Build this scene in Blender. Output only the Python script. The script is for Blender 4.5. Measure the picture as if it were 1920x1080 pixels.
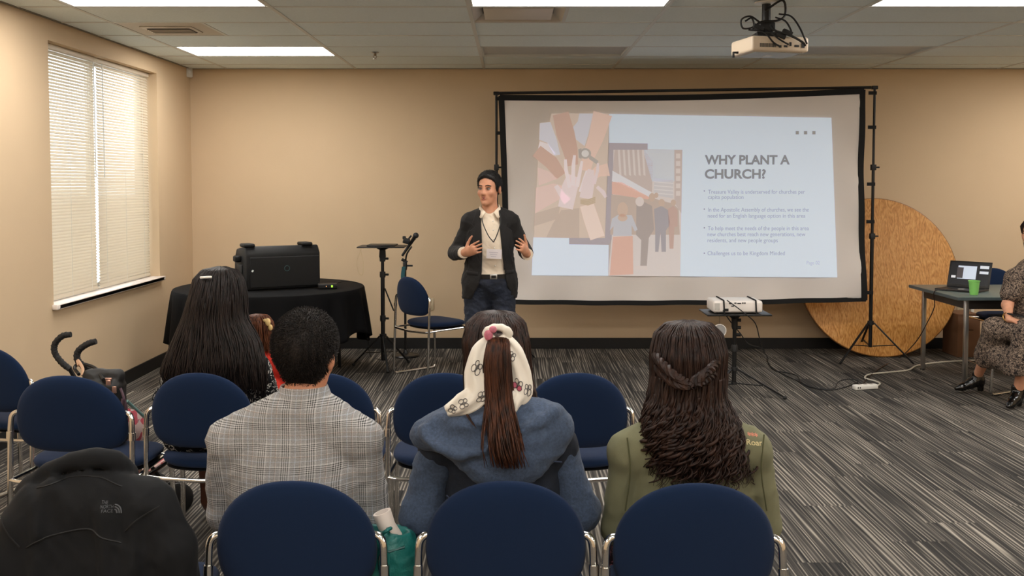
import bpy, bmesh, math, random
import numpy as np
from mathutils import Vector, Matrix, Euler

for o in list(bpy.data.objects):
    bpy.data.objects.remove(o)
S = bpy.context.scene
COL = S.collection
PI = math.pi
R = math.radians
random.seed(7)
RNG = np.random.default_rng(11)

# ------------------------------------------------------------------ camera
F, CX, CY, EYE = 1900.0, 960.0, 435.0, 1.597
PITCH = math.atan(93.0 / F)
cam_d = bpy.data.cameras.new('camera')
cam = bpy.data.objects.new('camera', cam_d)
COL.objects.link(cam)
cam.location = (0, 0, EYE)
cam.rotation_euler = (PI / 2 - PITCH, 0, 0)
cam_d.sensor_width = 36.0
cam_d.lens = F / 1920 * 36.0
cam_d.shift_y = -(540 - CY) / 1920
cam_d.clip_start = 0.05
S.camera = cam

# ------------------------------------------------------------------ exposure and sky
S.view_settings.view_transform = 'Standard'
S.view_settings.look = 'None'
S.view_settings.gamma = 1.0
S.view_settings.use_curve_mapping = False
S.view_settings.exposure = 0.0
PANEL_POWER = 15.0
W = bpy.data.worlds.new('world')
S.world = W
W.use_nodes = True
bg = W.node_tree.nodes['Background']
bg.inputs['Color'].default_value = (0.86, 0.93, 1.0, 1)
bg.inputs['Strength'].default_value = 6.0

# pixel (1920x1080) -> point at depth y, or on a horizontal plane z
def ray(px, py):
    u, v = (px - CX) / F, -(py - CY) / F
    c, s = math.cos(PITCH), math.sin(PITCH)
    return Vector((u, c + v * s, -s + v * c))
def at(px, py, Y):
    d = ray(px, py)
    return Vector((0, 0, EYE)) + d * (Y / d.y)
def onz(px, py, z=0.0):
    d = ray(px, py)
    return Vector((0, 0, EYE)) + d * ((z - EYE) / d.z)

# ------------------------------------------------------------------ materials
MATS = {}
def srgb(c):
    return tuple(((x / 255) / 12.92 if x / 255 <= 0.04045 else ((x / 255 + 0.055) / 1.055) ** 2.4) for x in c)
class NT:
    def __init__(s, m):
        s.t = m.node_tree; s.n = s.t.nodes; s.l = s.t.links
    def new(s, typ, **kw):
        n = s.n.new(typ)
        for k, v in kw.items():
            if k.startswith('i_'):
                n.inputs[k[2:].replace('_', ' ')].default_value = v
            else:
                setattr(n, k, v)
        return n
    def link(s, a, b): s.l.new(a, b)
    def math(s, op, a, b=None, clamp=False):
        n = s.n.new('ShaderNodeMath'); n.operation = op; n.use_clamp = clamp
        for i, v in enumerate((a, b)):
            if v is None: continue
            if isinstance(v, (int, float)): n.inputs[i].default_value = v
            else: s.l.new(v, n.inputs[i])
        return n.outputs[0]
    def ramp(s, fac, stops, interp='LINEAR'):
        n = s.n.new('ShaderNodeValToRGB'); cr = n.color_ramp; cr.interpolation = interp
        while len(cr.elements) < len(stops): cr.elements.new(0.5)
        for e, (p, c) in zip(cr.elements, stops):
            e.position = p
            e.color = (c, c, c, 1) if isinstance(c, (int, float)) else (*c[:3], 1)
        s.l.new(fac, n.inputs[0]); return n.outputs[0]
    def mix(s, fac, a, b, typ='MIX'):
        n = s.n.new('ShaderNodeMix'); n.data_type = 'RGBA'; n.blend_type = typ
        for i, v in ((0, fac), (6, a), (7, b)):
            if isinstance(v, (int, float)): n.inputs[i].default_value = v
            elif isinstance(v, tuple): n.inputs[i].default_value = (*v[:3], 1)
            else: s.l.new(v, n.inputs[i])
        return n.outputs[2]
def mat(name, col, rough=0.5, metal=0.0, var=0.0, vscale=30.0, bump=0.0, bscale=200.0, emit=0.0, spec=None,
        stretch=None, alpha=1.0, trans=0.0, sheen=0.0, coat=0.0):
    if name in MATS: return MATS[name]
    m = bpy.data.materials.new(name); m.use_nodes = True; MATS[name] = m
    T = NT(m); b = T.n['Principled BSDF']
    c = srgb(col) if max(col) > 1.001 else col
    b.inputs['Base Color'].default_value = (*c, 1)
    b.inputs['Roughness'].default_value = rough
    b.inputs['Metallic'].default_value = metal
    if spec is not None: b.inputs['Specular IOR Level'].default_value = spec
    if trans: b.inputs['Transmission Weight'].default_value = trans
    if sheen: b.inputs['Sheen Weight'].default_value = sheen
    if coat: b.inputs['Coat Weight'].default_value = coat
    if emit:
        b.inputs['Emission Color'].default_value = (*c, 1); b.inputs['Emission Strength'].default_value = emit
    tc = T.new('ShaderNodeTexCoord')
    vec = tc.outputs['Object']
    if stretch:
        mp = T.new('ShaderNodeMapping'); mp.inputs['Scale'].default_value = stretch
        T.link(vec, mp.inputs[0]); vec = mp.outputs[0]
    if var:
        n = T.new('ShaderNodeTexNoise', i_Scale=vscale, i_Detail=4.0); T.link(vec, n.inputs['Vector'])
        lo = tuple(x * (1 - var) for x in c); hi = tuple(min(1, x * (1 + var)) for x in c)
        T.link(T.ramp(n.outputs['Fac'], [(0.3, lo), (0.7, hi)]), b.inputs['Base Color'])
    if bump:
        n = T.new('ShaderNodeTexNoise', i_Scale=bscale, i_Detail=3.0); T.link(vec, n.inputs['Vector'])
        bp = T.new('ShaderNodeBump', i_Strength=bump, i_Distance=0.01)
        T.link(n.outputs['Fac'], bp.inputs['Height']); T.link(bp.outputs[0], b.inputs['Normal'])
    return m

# ------------------------------------------------------------------ scene objects
def tag(o, label, cat=None, group=None, kind=None):
    if label: o['label'] = label
    if cat: o['category'] = cat
    if group: o['group'] = group
    if kind: o['kind'] = kind
    return o
def thing(name, label, cat, loc=(0, 0, 0), rotz=0.0, group=None):
    o = bpy.data.objects.new(name, None); COL.objects.link(o)
    o.location = loc; o.rotation_euler = (0, 0, rotz); o.empty_display_size = 0.1
    return tag(o, label, cat, group)
def link(name, me, m, parent=None, loc=(0, 0, 0), rot=(0, 0, 0)):
    o = bpy.data.objects.new(name, me); COL.objects.link(o)
    if m is not None and len(me.materials) == 0: me.materials.append(m)
    o.parent = parent; o.location = loc; o.rotation_euler = rot
    return o
def copy_tree(o, parent=None):
    c = o.copy(); COL.objects.link(c); c.parent = parent
    for ch in list(o.children): copy_tree(ch, c)
    return c

def fillet(pts, r, n=6, closed=False):
    pts = [Vector(p) for p in pts]
    out = []
    N = len(pts)
    for i, p in enumerate(pts):
        if not closed and i in (0, N - 1): out.append(p); continue
        a, b = pts[i - 1], pts[(i + 1) % N]
        ra = min(r, (a - p).length * 0.49); rb = min(r, (b - p).length * 0.49)
        p0 = p + (a - p).normalized() * ra; p1 = p + (b - p).normalized() * rb
        for k in range(n + 1):
            t = k / n
            out.append(p0 * (1 - t) ** 2 + p * 2 * t * (1 - t) + p1 * t * t)
    return out
def smooth_path(pts, n=6):
    pts = [Vector(p) for p in pts]
    P = [pts[0] * 2 - pts[1]] + pts + [pts[-1] * 2 - pts[-2]]
    out = []
    for i in range(1, len(P) - 2):
        p0, p1, p2, p3 = P[i - 1], P[i], P[i + 1], P[i + 2]
        for k in range(n):
            t = k / n
            out.append(0.5 * ((2 * p1) + (p2 - p0) * t + (2 * p0 - 5 * p1 + 4 * p2 - p3) * t * t + (3 * p1 - p0 - 3 * p2 + p3) * t ** 3))
    out.append(pts[-1]); return out

class MB:
    """collects shapes into one mesh"""
    def __init__(s): s.v = []; s.f = []
    def add(s, v, f):
        o = len(s.v); s.v += [tuple(x) for x in v]; s.f += [tuple(i + o for i in q) for q in f]; return s
    def box(s, c, size, rot=None):
        c = Vector(c); h = Vector(size) / 2
        M = Euler(rot).to_matrix() if rot is not None else Matrix.Identity(3)
        v = [c + M @ Vector((x * h.x, y * h.y, z * h.z)) for x in (-1, 1) for y in (-1, 1) for z in (-1, 1)]
        return s.add(v, [(0, 1, 3, 2), (4, 6, 7, 5), (0, 4, 5, 1), (2, 3, 7, 6), (0, 2, 6, 4), (1, 5, 7, 3)])
    def bar(s, a, b, w, t, up=(0, 0, 1)):
        a, b = Vector(a), Vector(b); d = (b - a).normalized(); u = Vector(up)
        x = d.cross(u)
        if x.length < 1e-4: x = d.cross(Vector((1, 0, 0)))
        x.normalize(); y = d.cross(x)
        v = [p + x * (i * w / 2) + y * (j * t / 2) for p in (a, b) for i, j in ((-1, -1), (1, -1), (1, 1), (-1, 1))]
        return s.add(v, [(0, 1, 2, 3), (4, 7, 6, 5), (0, 4, 5, 1), (1, 5, 6, 2), (2, 6, 7, 3), (3, 7, 4, 0)])
    def tube(s, pts, r, n=10, closed=False, taper=None, flat=None):
        pts = [Vector(p) for p in pts]
        N = len(pts); v = []; f = []
        t0 = (pts[1] - pts[0]).normalized()
        u = t0.cross(Vector((0, 0, 1)))
        if u.length < 1e-3: u = t0.cross(Vector((1, 0, 0)))
        u.normalize()
        for i, p in enumerate(pts):
            if closed: t = (pts[(i + 1) % N] - pts[i - 1])
            elif i == 0: t = pts[1] - pts[0]
            elif i == N - 1: t = pts[-1] - pts[-2]
            else: t = pts[i + 1] - pts[i - 1]
            if t.length < 1e-9: t = Vector(t0)
            t.normalize()
            u = u - t * u.dot(t)
            if u.length < 1e-6: u = t.orthogonal()
            u.normalize(); w = t.cross(u)
            rr = r[i] if isinstance(r, (list, tuple)) else r
            for k in range(n):
                a = 2 * PI * k / n
                v.append(p + u * (math.cos(a) * rr) + w * (math.sin(a) * rr * (flat or 1)))
        M = N if closed else N - 1
        for i in range(M):
            j = (i + 1) % N
            for k in range(n):
                q = (k + 1) % n
                f.append((i * n + k, i * n + q, j * n + q, j * n + k))
        if not closed:
            f.append(tuple(range(n - 1, -1, -1))); f.append(tuple((N - 1) * n + k for k in range(n)))
        return s.add(v, f)
    def rings(s, rings, cap=True, closed=True):
        n = len(rings[0]); v = [p for r in rings for p in r]; f = []
        for i in range(len(rings) - 1):
            for k in range(n if closed else n - 1):
                q = (k + 1) % n
                f.append((i * n + k, i * n + q, (i + 1) * n + q, (i + 1) * n + k))
        if cap:
            f.append(tuple(range(n - 1, -1, -1))); f.append(tuple((len(rings) - 1) * n + k for k in range(n)))
        return s.add(v, f)
    def lathe(s, prof, c=(0, 0, 0), n=24, axis='z', cap=True, M=None):
        c = Vector(c); rg = []
        for r, z in prof:
            ring = []
            for k in range(n):
                a = 2 * PI * k / n
                p = Vector((r * math.cos(a), r * math.sin(a), z))
                if axis == 'y': p = Vector((p.x, p.z, -p.y))
                if axis == 'x': p = Vector((p.z, p.x, p.y))
                if M is not None: p = M @ p
                ring.append(c + p)
            rg.append(ring)
        return s.rings(rg, cap)
    def ball(s, c, r, n=12, M=None):
        r = Vector((r, r, r)) if isinstance(r, (int, float)) else Vector(r)
        prof = [(math.sin(PI * i / n), -math.cos(PI * i / n)) for i in range(n + 1)]
        prof[0] = (0.02, -1); prof[-1] = (0.02, 1)
        S3 = Matrix.Diagonal(r)
        return s.lathe(prof, c, n=n + 4, M=(M @ S3) if M is not None else S3)
    def prism(s, poly, y0, y1, plane='xz'):
        # polygon in a plane, thickness along the third axis
        def P(a, b, t):
            return {'xz': (a, t, b), 'xy': (a, b, t), 'yz': (t, a, b)}[plane]
        n = len(poly)
        v = [P(a, b, y0) for a, b in poly] + [P(a, b, y1) for a, b in poly]
        f = [tuple(range(n)), tuple(range(2 * n - 1, n - 1, -1))]
        f += [(k, k + n, (k + 1) % n + n, (k + 1) % n) for k in range(n)]
        return s.add(v, f)
    def mesh(s, name, smooth=True, angle=40):
        me = bpy.data.meshes.new(name); me.from_pydata(s.v, [], s.f); me.update()
        bm = bmesh.new(); bm.from_mesh(me); bmesh.ops.recalc_face_normals(bm, faces=bm.faces); 
        if smooth:
            for f in bm.faces: f.smooth = True
            for e in bm.edges:
                if len(e.link_faces) == 2 and e.calc_face_angle(0) > R(angle): e.smooth = False
        bm.to_mesh(me); bm.free(); return me
    def build(s, name, m, parent=None, loc=(0, 0, 0), rot=(0, 0, 0), bevel=0, smooth=True, seg=2, angle=40):
        me = s.mesh(name, smooth, angle)
        if bevel:
            bm = bmesh.new(); bm.from_mesh(me)
            es = [e for e in bm.edges if len(e.link_faces) == 2 and e.calc_face_angle(0) > R(30)]
            bmesh.ops.bevel(bm, geom=es, offset=bevel, segments=seg, affect='EDGES', profile=0.5, clamp_overlap=True)
            for f in bm.faces: f.smooth = True
            for e in bm.edges:
                if len(e.link_faces) == 2: e.smooth = e.calc_face_angle(0) < R(50)
            bm.to_mesh(me); bm.free()
        return link(name, me, m, parent, loc, rot)

def text_mesh(body, bold=0.0):
    cu = bpy.data.curves.new('lettering', 'FONT'); cu.body = body; cu.size = 1.0; cu.offset = bold; cu.resolution_u = 4
    o = bpy.data.objects.new('lettering', cu); COL.objects.link(o)
    bpy.context.view_layer.update()
    me = bpy.data.meshes.new_from_object(o.evaluated_get(bpy.context.evaluated_depsgraph_get()))
    bpy.data.objects.remove(o); return me
def lettering(name, body, m, parent, x0, x1, z0, z1, y, bold=0.0, face=-1):
    """flat printed text on an xz plane, fitted to the rectangle (z0 = baseline)"""
    me = text_mesh(body, bold)
    co = np.array([v.co[:] for v in me.vertices])
    cap = 0.70
    mn, mx = co[:, 0].min(), co[:, 0].max()
    for v in me.vertices:
        x = x0 + (v.co.x - mn) / (mx - mn) * (x1 - x0); z = z0 + v.co.y / cap * (z1 - z0)
        v.co = (x, y, z)
    me.materials.clear(); return link(name, me, m, parent)

# ------------------------------------------------------------------ distance-field modelling for people and cloth
V3 = lambda p: np.array(p, dtype=np.float32)
def caps(a, b, ra, rb=None, n=None, s=1.0):
    a, b = V3(a), V3(b); rb = ra if rb is None else rb
    nn = None if n is None else V3(n) / np.linalg.norm(n)
    def f(P):
        q = P - a; ba = b - a
        if nn is not None:
            q = q + ((q @ nn) * (s - 1))[..., None] * nn; ba = ba + (ba @ nn) * (s - 1) * nn
        h = np.clip((q @ ba) / max(float(ba @ ba), 1e-9), 0, 1)
        d = np.linalg.norm(q - h[..., None] * ba, axis=-1) - (ra + (rb - ra) * h)
        return d / (s if nn is not None else 1) if s > 1 else d
    m = max(ra, rb) * max(1, 1 / s)
    return f, np.minimum(a, b) - m, np.maximum(a, b) + m
def ell(c, r, M=None):
    c = V3(c); r = V3(r); A = None if M is None else np.array(M, dtype=np.float32)
    def f(P):
        q = P - c
        if A is not None: q = q @ A
        k0 = np.linalg.norm(q / r, axis=-1); k1 = np.linalg.norm(q / (r * r), axis=-1)
        return k0 * (k0 - 1) / np.maximum(k1, 1e-6)
    m = r if A is None else np.full(3, r.max())
    return f, c - m, c + m
def rbox(c, h, rad=0.01, M=None):
    c = V3(c); h = V3(h); A = None if M is None else np.array(M, dtype=np.float32)
    def f(P):
        q = P - c
        if A is not None: q = q @ A
        q = np.abs(q) - (h - rad)
        return np.linalg.norm(np.maximum(q, 0), axis=-1) + np.minimum(q.max(axis=-1), 0) - rad
    m = h if A is None else np.full(3, np.linalg.norm(h))
    return f, c - m, c + m
def wrinkle(seed, amp, fr, n=7, aniso=(1, 1, 1)):
    g = np.random.default_rng(seed)
    K = g.normal(size=(n, 3)) * np.array(aniso) ; K /= np.linalg.norm(K, axis=1)[:, None]; K = (K * fr * g.uniform(0.5, 1.6, (n, 1))).astype(np.float32)
    ph = g.uniform(0, 6.28, n)
    def f(P):
        w = P + 0.025 * np.sin(P[..., [1, 2, 0]] * 15 + 1.0) + 0.008 * np.sin(P[..., [2, 0, 1]] * 41 + 2.0)
        base = sum(np.sin(w @ K[i] + ph[i]) for i in range(n)) / math.sqrt(n)
        rid = sum((1 - np.abs(np.sin(1.7 * (w @ K[i]) + 2 * ph[i]))) ** 3 for i in range(n)) / n
        return amp * (0.7 * base - 3.4 * (rid - 0.27))
    return f
class Sdf:
    def __init__(s, vox=0.006): s.vox = vox; s.ops = []; s.noise = None
    def add(s, prims, k=0.02, grow=0.0):
        for p in (prims if isinstance(prims, list) else [prims]): s.ops.append(('a', p, k, grow))
        return s
    def sub(s, prims, k=0.006):
        for p in (prims if isinstance(prims, list) else [prims]): s.ops.append(('s', p, k, 0))
        return s
    def cut(s, n, o, k=0.004):
        n = V3(n) / np.linalg.norm(n); o = V3(o)
        s.ops.append(('c', (lambda P: (P - o) @ n, None, None), k, 0)); return s
    def run(s):
        A = [o for o in s.ops if o[0] == 'a']; vx = s.vox
        lo = np.min([o[1][1] - o[3] for o in A], axis=0) - 4 * vx; hi = np.max([o[1][2] + o[3] for o in A], axis=0) + 4 * vx
        n = np.ceil((hi - lo) / vx).astype(int) + 1
        ax = [lo[i] + vx * np.arange(n[i], dtype=np.float32) for i in range(3)]
        D = np.full(n, 0.25, dtype=np.float32)
        for op, (f, a, b), k, g in s.ops:
            if a is None: sl = [slice(0, n[i]) for i in range(3)]
            else:
                m = k + g + 3 * vx
                i0 = np.clip(((a - m - lo) / vx).astype(int), 0, n - 1); i1 = np.clip(((b + m - lo) / vx).astype(int) + 2, 0, n)
                sl = [slice(i0[i], i1[i]) for i in range(3)]
            if op == 'c':
                D = np.maximum(D, f(np.stack(np.meshgrid(*ax, indexing='ij'), -1))); continue
            P = np.stack(np.meshgrid(*[ax[i][sl[i]] for i in range(3)], indexing='ij'), -1)
            if P.size == 0: continue
            d = f(P) - g; cur = D[tuple(sl)]
            if op == 'a':
                h = np.clip(0.5 + 0.5 * (d - cur) / k, 0, 1); D[tuple(sl)] = d * (1 - h) + cur * h - k * h * (1 - h)
            else:
                d = -d; h = np.clip(0.5 - 0.5 * (d - cur) / k, 0, 1); D[tuple(sl)] = d * (1 - h) + cur * h + k * h * (1 - h)
        if s.noise is not None:
            near = np.abs(D) < 0.05
            idx = np.argwhere(near); P = (lo + idx * vx).astype(np.float32)
            D[near] += s.noise(P).astype(np.float32)
        return D, lo
    def mesh(s, name, smooth=2):
        D, lo = s.run(); vx = s.vox
        n = np.array(D.shape); In = D < 0
        cnt = np.zeros(n - 1, dtype=np.int8)
        cs = [(i, j, k) for i in (0, 1) for j in (0, 1) for k in (0, 1)]
        for i, j, k in cs: cnt += In[i:n[0] - 1 + i, j:n[1] - 1 + j, k:n[2] - 1 + k]
        act = (cnt > 0) & (cnt < 8); C = np.argwhere(act)
        idx = np.full(n - 1, -1, dtype=np.int64); idx[act] = np.arange(len(C))
        acc = np.zeros((len(C), 3)); num = np.zeros(len(C))
        for a in cs:
            for ax in range(3):
                if a[ax]: continue
                b = list(a); b[ax] = 1
                da = D[C[:, 0] + a[0], C[:, 1] + a[1], C[:, 2] + a[2]]; db = D[C[:, 0] + b[0], C[:, 1] + b[1], C[:, 2] + b[2]]
                x = (da < 0) != (db < 0); t = np.where(x, da / np.where(da == db, 1, da - db), 0)
                p = np.tile(np.array(a, float), (len(C), 1)); p[:, ax] += t
                acc[x] += p[x]; num += x
        V = lo + (C + acc / num[:, None]) * vx
        Fs = []
        for ax in range(3):
            u, w = (ax + 1) % 3, (ax + 2) % 3
            s0 = [slice(1, -1)] * 3; s1 = [slice(1, -1)] * 3
            s0[ax] = slice(0, -1); s1[ax] = slice(1, None)
            a = In[tuple(s0)]; b = In[tuple(s1)]
            for flip, msk in ((False, a & ~b), (True, ~a & b)):
                E = np.argwhere(msk)
                if not len(E): continue
                E = E + 1; E[:, ax] -= 1
                q = []
                for du, dw in ((0, 0), (-1, 0), (-1, -1), (0, -1)):
                    c = E.copy(); c[:, u] += du; c[:, w] += dw
                    q.append(idx[c[:, 0], c[:, 1], c[:, 2]])
                q = np.stack(q, 1)
                Fs.append(q[:, ::-1] if flip else q)
        Q = np.concatenate(Fs); Q = Q[(Q >= 0).all(1)]
        if smooth:
            e = np.concatenate([Q[:, [0, 1]], Q[:, [1, 2]], Q[:, [2, 3]], Q[:, [3, 0]]])
            deg = np.zeros(len(V)); np.add.at(deg, e[:, 0], 1); np.add.at(deg, e[:, 1], 1)
            for it in range(smooth):
                sm = np.zeros_like(V); np.add.at(sm, e[:, 0], V[e[:, 1]]); np.add.at(sm, e[:, 1], V[e[:, 0]])
                V = V * 0.45 + 0.55 * sm / np.maximum(deg, 1)[:, None]
        me = bpy.data.meshes.new(name)
        me.vertices.add(len(V)); me.vertices.foreach_set('co', V.astype(np.float32).ravel())
        me.loops.add(len(Q) * 4); me.loops.foreach_set('vertex_index', Q.astype(np.int32).ravel())
        me.polygons.add(len(Q)); me.polygons.foreach_set('loop_start', (np.arange(len(Q)) * 4).astype(np.int32))
        me.polygons.foreach_set('use_smooth', np.ones(len(Q), dtype=bool))
        me.update(calc_edges=True); me.validate()
        return me
    def build(s, name, m, parent=None, smooth=2):
        return link(name, s.mesh(name, smooth), m, parent)
# ================================================================== the room
XL, XR, YB, YF, CEIL = -3.06, 6.2, 9.69, -2.2, 2.672
GX0, GY0 = -0.265, 9.336          # ceiling grid origin
TX, TY = 1.219, 0.6096
WY0, WY1, WZ0, WZ1 = 6.735, 8.78, 0.775, 2.535

def wall_mat():
    m = mat('wall_paint_tan', (213, 188, 155), rough=0.75, spec=0.25)
    T = NT(m); b = T.n['Principled BSDF']
    g = T.new('ShaderNodeNewGeometry')
    n = T.new('ShaderNodeTexNoise', i_Scale=160.0, i_Detail=2.0); T.link(g.outputs['Position'], n.inputs['Vector'])
    n2 = T.new('ShaderNodeTexNoise', i_Scale=1.3, i_Detail=3.0); T.link(g.outputs['Position'], n2.inputs['Vector'])
    c = srgb((213, 188, 155))
    T.link(T.ramp(n2.outputs['Fac'], [(0.3, tuple(x * 0.97 for x in c)), (0.7, tuple(x * 1.03 for x in c))]), b.inputs['Base Color'])
    bp = T.new('ShaderNodeBump', i_Strength=0.12, i_Distance=0.004)
    T.link(n.outputs['Fac'], bp.inputs['Height']); T.link(bp.outputs[0], b.inputs['Normal'])
    return m
M_WALL = wall_mat()
M_BLACK = mat('black_rubber', (22, 22, 23), 0.55)
M_METALBLACK = mat('black_metal', (20, 20, 21), 0.38, spec=0.4)
M_WHITE = mat('white_plastic', (225, 222, 214), 0.45)
M_CHROME = mat('chrome', (0.78, 0.77, 0.75), 0.13, metal=1.0)
M_STEEL = mat('brushed_steel', (0.5, 0.49, 0.47), 0.35, metal=1.0)

def carpet_mat(name, obj=True):
    m = mat(name, (70, 68, 64), 0.95, spec=0.1)
    T = NT(m); b = T.n['Principled BSDF']
    tc = T.new('ShaderNodeTexCoord'); oi = T.new('ShaderNodeObjectInfo')
    sh = T.new('ShaderNodeVectorMath', operation='SCALE'); sh.inputs[3].default_value = 37.0
    cmb = T.new('ShaderNodeCombineXYZ'); T.link(oi.outputs['Random'], cmb.inputs[0]); T.link(oi.outputs['Random'], cmb.inputs[1])
    T.link(cmb.outputs[0], sh.inputs[0])
    ad = T.new('ShaderNodeVectorMath', operation='ADD'); T.link(tc.outputs['Object'], ad.inputs[0]); T.link(sh.outputs[0], ad.inputs[1])
    def noise(sc, scale, det=2.0):
        mp = T.new('ShaderNodeMapping'); mp.inputs['Scale'].default_value = sc; T.link(ad.outputs[0], mp.inputs[0])
        n = T.new('ShaderNodeTexNoise', i_Scale=scale, i_Detail=det); T.link(mp.outputs[0], n.inputs['Vector']); return n.outputs['Fac']
    sp_ = T.new('ShaderNodeSeparateXYZ'); T.link(ad.outputs[0], sp_.inputs[0])
    streak = noise((70, 1.1, 1), 1.0, 2.0)      # fine ribs running into the room
    wob = noise((16, 0.55, 1), 1.0, 2.0)
    rib = T.math('POWER', T.math('ABSOLUTE', T.math('SINE', T.math('ADD', T.math('MULTIPLY', sp_.outputs[0], PI / 0.0205), T.math('MULTIPLY', wob, 11.0)))), 5.0)
    patch = noise((5, 1.2, 1), 1.0, 1.0)
    fuzz = noise((1, 1, 1), 420.0, 2.0)
    tone = T.math('ADD', T.math('MULTIPLY', oi.outputs['Random'], 0.14), T.math('MULTIPLY', patch, 0.42))
    msk = T.ramp(T.math('ADD', streak, tone), [(0.65, 0.05), (0.98, 1.0)])
    base = T.ramp(T.math('ADD', streak, tone), [(0.55, srgb((31, 32, 34))), (0.95, srgb((82, 78, 74)))])
    col = T.mix(T.math('MULTIPLY', rib, msk), base, srgb((192, 183, 169)))
    col2 = T.mix(T.math('MULTIPLY', fuzz, 0.5), col, srgb((60, 58, 56)))
    T.link(col2, b.inputs['Base Color'])
    bp = T.new('ShaderNodeBump', i_Strength=0.5, i_Distance=0.004)
    T.link(T.math('ADD', fuzz, streak), bp.inputs['Height']); T.link(bp.outputs[0], b.inputs['Normal'])
    return m
M_CARPET = carpet_mat('carpet_ribbed_grey')

floor = MB().box(((XL + XR) / 2, (YF + YB) / 2, -0.06), (XR - XL + 0.4, YB - YF + 0.4, 0.1)).build('floor', M_BLACK)
tag(floor, 'dark grey ribbed carpet floor laid in planks', kind='structure')
PW, PL = 0.25, 1.0
plank = MB().box((0, 0, -0.005), (PW - 0.0006, PL - 0.0006, 0.01)).mesh('carpet_plank', smooth=False)
plank.materials.append(M_CARPET)
nx = int((XR - XL) / PW) + 1
for i in range(nx):
    x = XL + PW * (i + 0.5)
    if x > XR: continue
    off = (0.0, 0.5, 0.25, 0.75)[i % 4]
    for j in range(int((YB - 1.5) / PL) + 2):
        y = YB - PL * (j + 0.5) + off
        y0, y1 = max(y - PL / 2, 1.5), min(y + PL / 2, YB)
        if y1 - y0 < 0.05: continue
        if abs(x) > 0.56 * y1 + 0.6 and x > 0: continue
        if y1 - y0 > PL - 0.01:
            link('carpet_plank', plank, None, floor, (x, y, 0))
        else:
            MB().box((0, 0, -0.005), (PW - 0.0006, y1 - y0 - 0.0006, 0.01)).build('carpet_plank', M_CARPET, floor, (x, (y0 + y1) / 2, 0), smooth=False)
fr = MB().box(((XL + XR) / 2, (YF + 1.5) / 2, -0.005), (XR - XL, 1.5 - YF, 0.01))
fr.build('carpet_remainder', M_CARPET, floor, smooth=False)
MB().box((5.0, 5.5, -0.0062), (2.4, 8.0, 0.009)).build('carpet_remainder', M_CARPET, floor, smooth=False)

# walls
def wall(name, c, size, label):
    o = MB().box(c, size).build(name, M_WALL, smooth=False); return tag(o, label, kind='structure')
wall('wall_back', ((XL + XR) / 2, YB + 0.1, CEIL / 2), (XR - XL + 0.4, 0.2, CEIL + 0.2), 'tan painted wall behind the screen')
wall('wall_right', (XR + 0.1, (YF + YB) / 2, CEIL / 2), (0.2, YB - YF, CEIL + 0.2), 'tan painted side wall on the right')
wall('wall_front', ((XL + XR) / 2, YF - 0.1, CEIL / 2), (XR - XL + 0.4, 0.2, CEIL + 0.2), 'tan painted wall behind the audience')
wl = MB(); xc = XL - 0.1
wl.box((xc, (YF + WY0) / 2, CEIL / 2), (0.2, WY0 - YF, CEIL + 0.2))
wl.box((xc, (WY1 + YB) / 2, CEIL / 2), (0.2, YB - WY1, CEIL + 0.2))
wl.box((xc, (WY0 + WY1) / 2, (WZ0 - 0.1) / 2), (0.2, WY1 - WY0, WZ0 + 0.1))
wl.box((xc, (WY0 + WY1) / 2, (WZ1 + CEIL + 0.1) / 2), (0.2, WY1 - WY0, CEIL + 0.1 - WZ1))
tag(wl.build('wall_left', M_WALL, smooth=False), 'tan painted wall with the window', kind='structure')
M_BASE = mat('black_vinyl_base', (17, 17, 18), 0.5)
for nm, c, s_ in (('baseboard_back', ((XL + XR) / 2, YB - 0.006, 0.052), (XR - XL, 0.012, 0.104)),
                  ('baseboard_left', (XL + 0.006, (YF + YB) / 2, 0.052), (0.012, YB - YF, 0.104)),
                  ('baseboard_right', (XR - 0.006, (YF + YB) / 2, 0.052), (0.012, YB - YF, 0.104))):
    tag(MB().box(c, s_).build(nm, M_BASE, smooth=False), 'black vinyl baseboard', kind='structure')

# window
M_SILL = mat('sill_white', (232, 222, 214), 0.4, var=0.03, vscale=20)
win = tag(thing('window_1', None, None, (XL, (WY0 + WY1) / 2, WZ0)), 'tall window with white sill behind blinds', kind='structure')
wh = WZ1 - WZ0; ww = WY1 - WY0
MB().box((-0.045, 0, -0.010), (0.17, ww - 0.004, 0.036)).box((0.02, 0, -0.010), (0.04, ww + 0.06, 0.0359)).build('window_sill', M_SILL, win, bevel=0.006)
fm = MB()
for y in (-ww / 2 + 0.025, 0.0, ww / 2 - 0.025): fm.box((-0.165, y, wh / 2), (0.05, 0.05, wh))
for z in (0.025, wh - 0.025): fm.box((-0.165, 0, z), (0.048, ww, 0.05))
fm.build('window_frame', mat('window_frame_bronze', (206, 202, 192), 0.4), win)
M_GLASS = mat('window_glass', (0.95, 0.97, 0.97), 0.02, trans=1.0)
for y in (-ww / 4, ww / 4):
    MB().box((-0.17, y, wh / 2), (0.006, ww / 2 - 0.06, wh - 0.1)).build('pane', M_GLASS, win, smooth=False)

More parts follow.
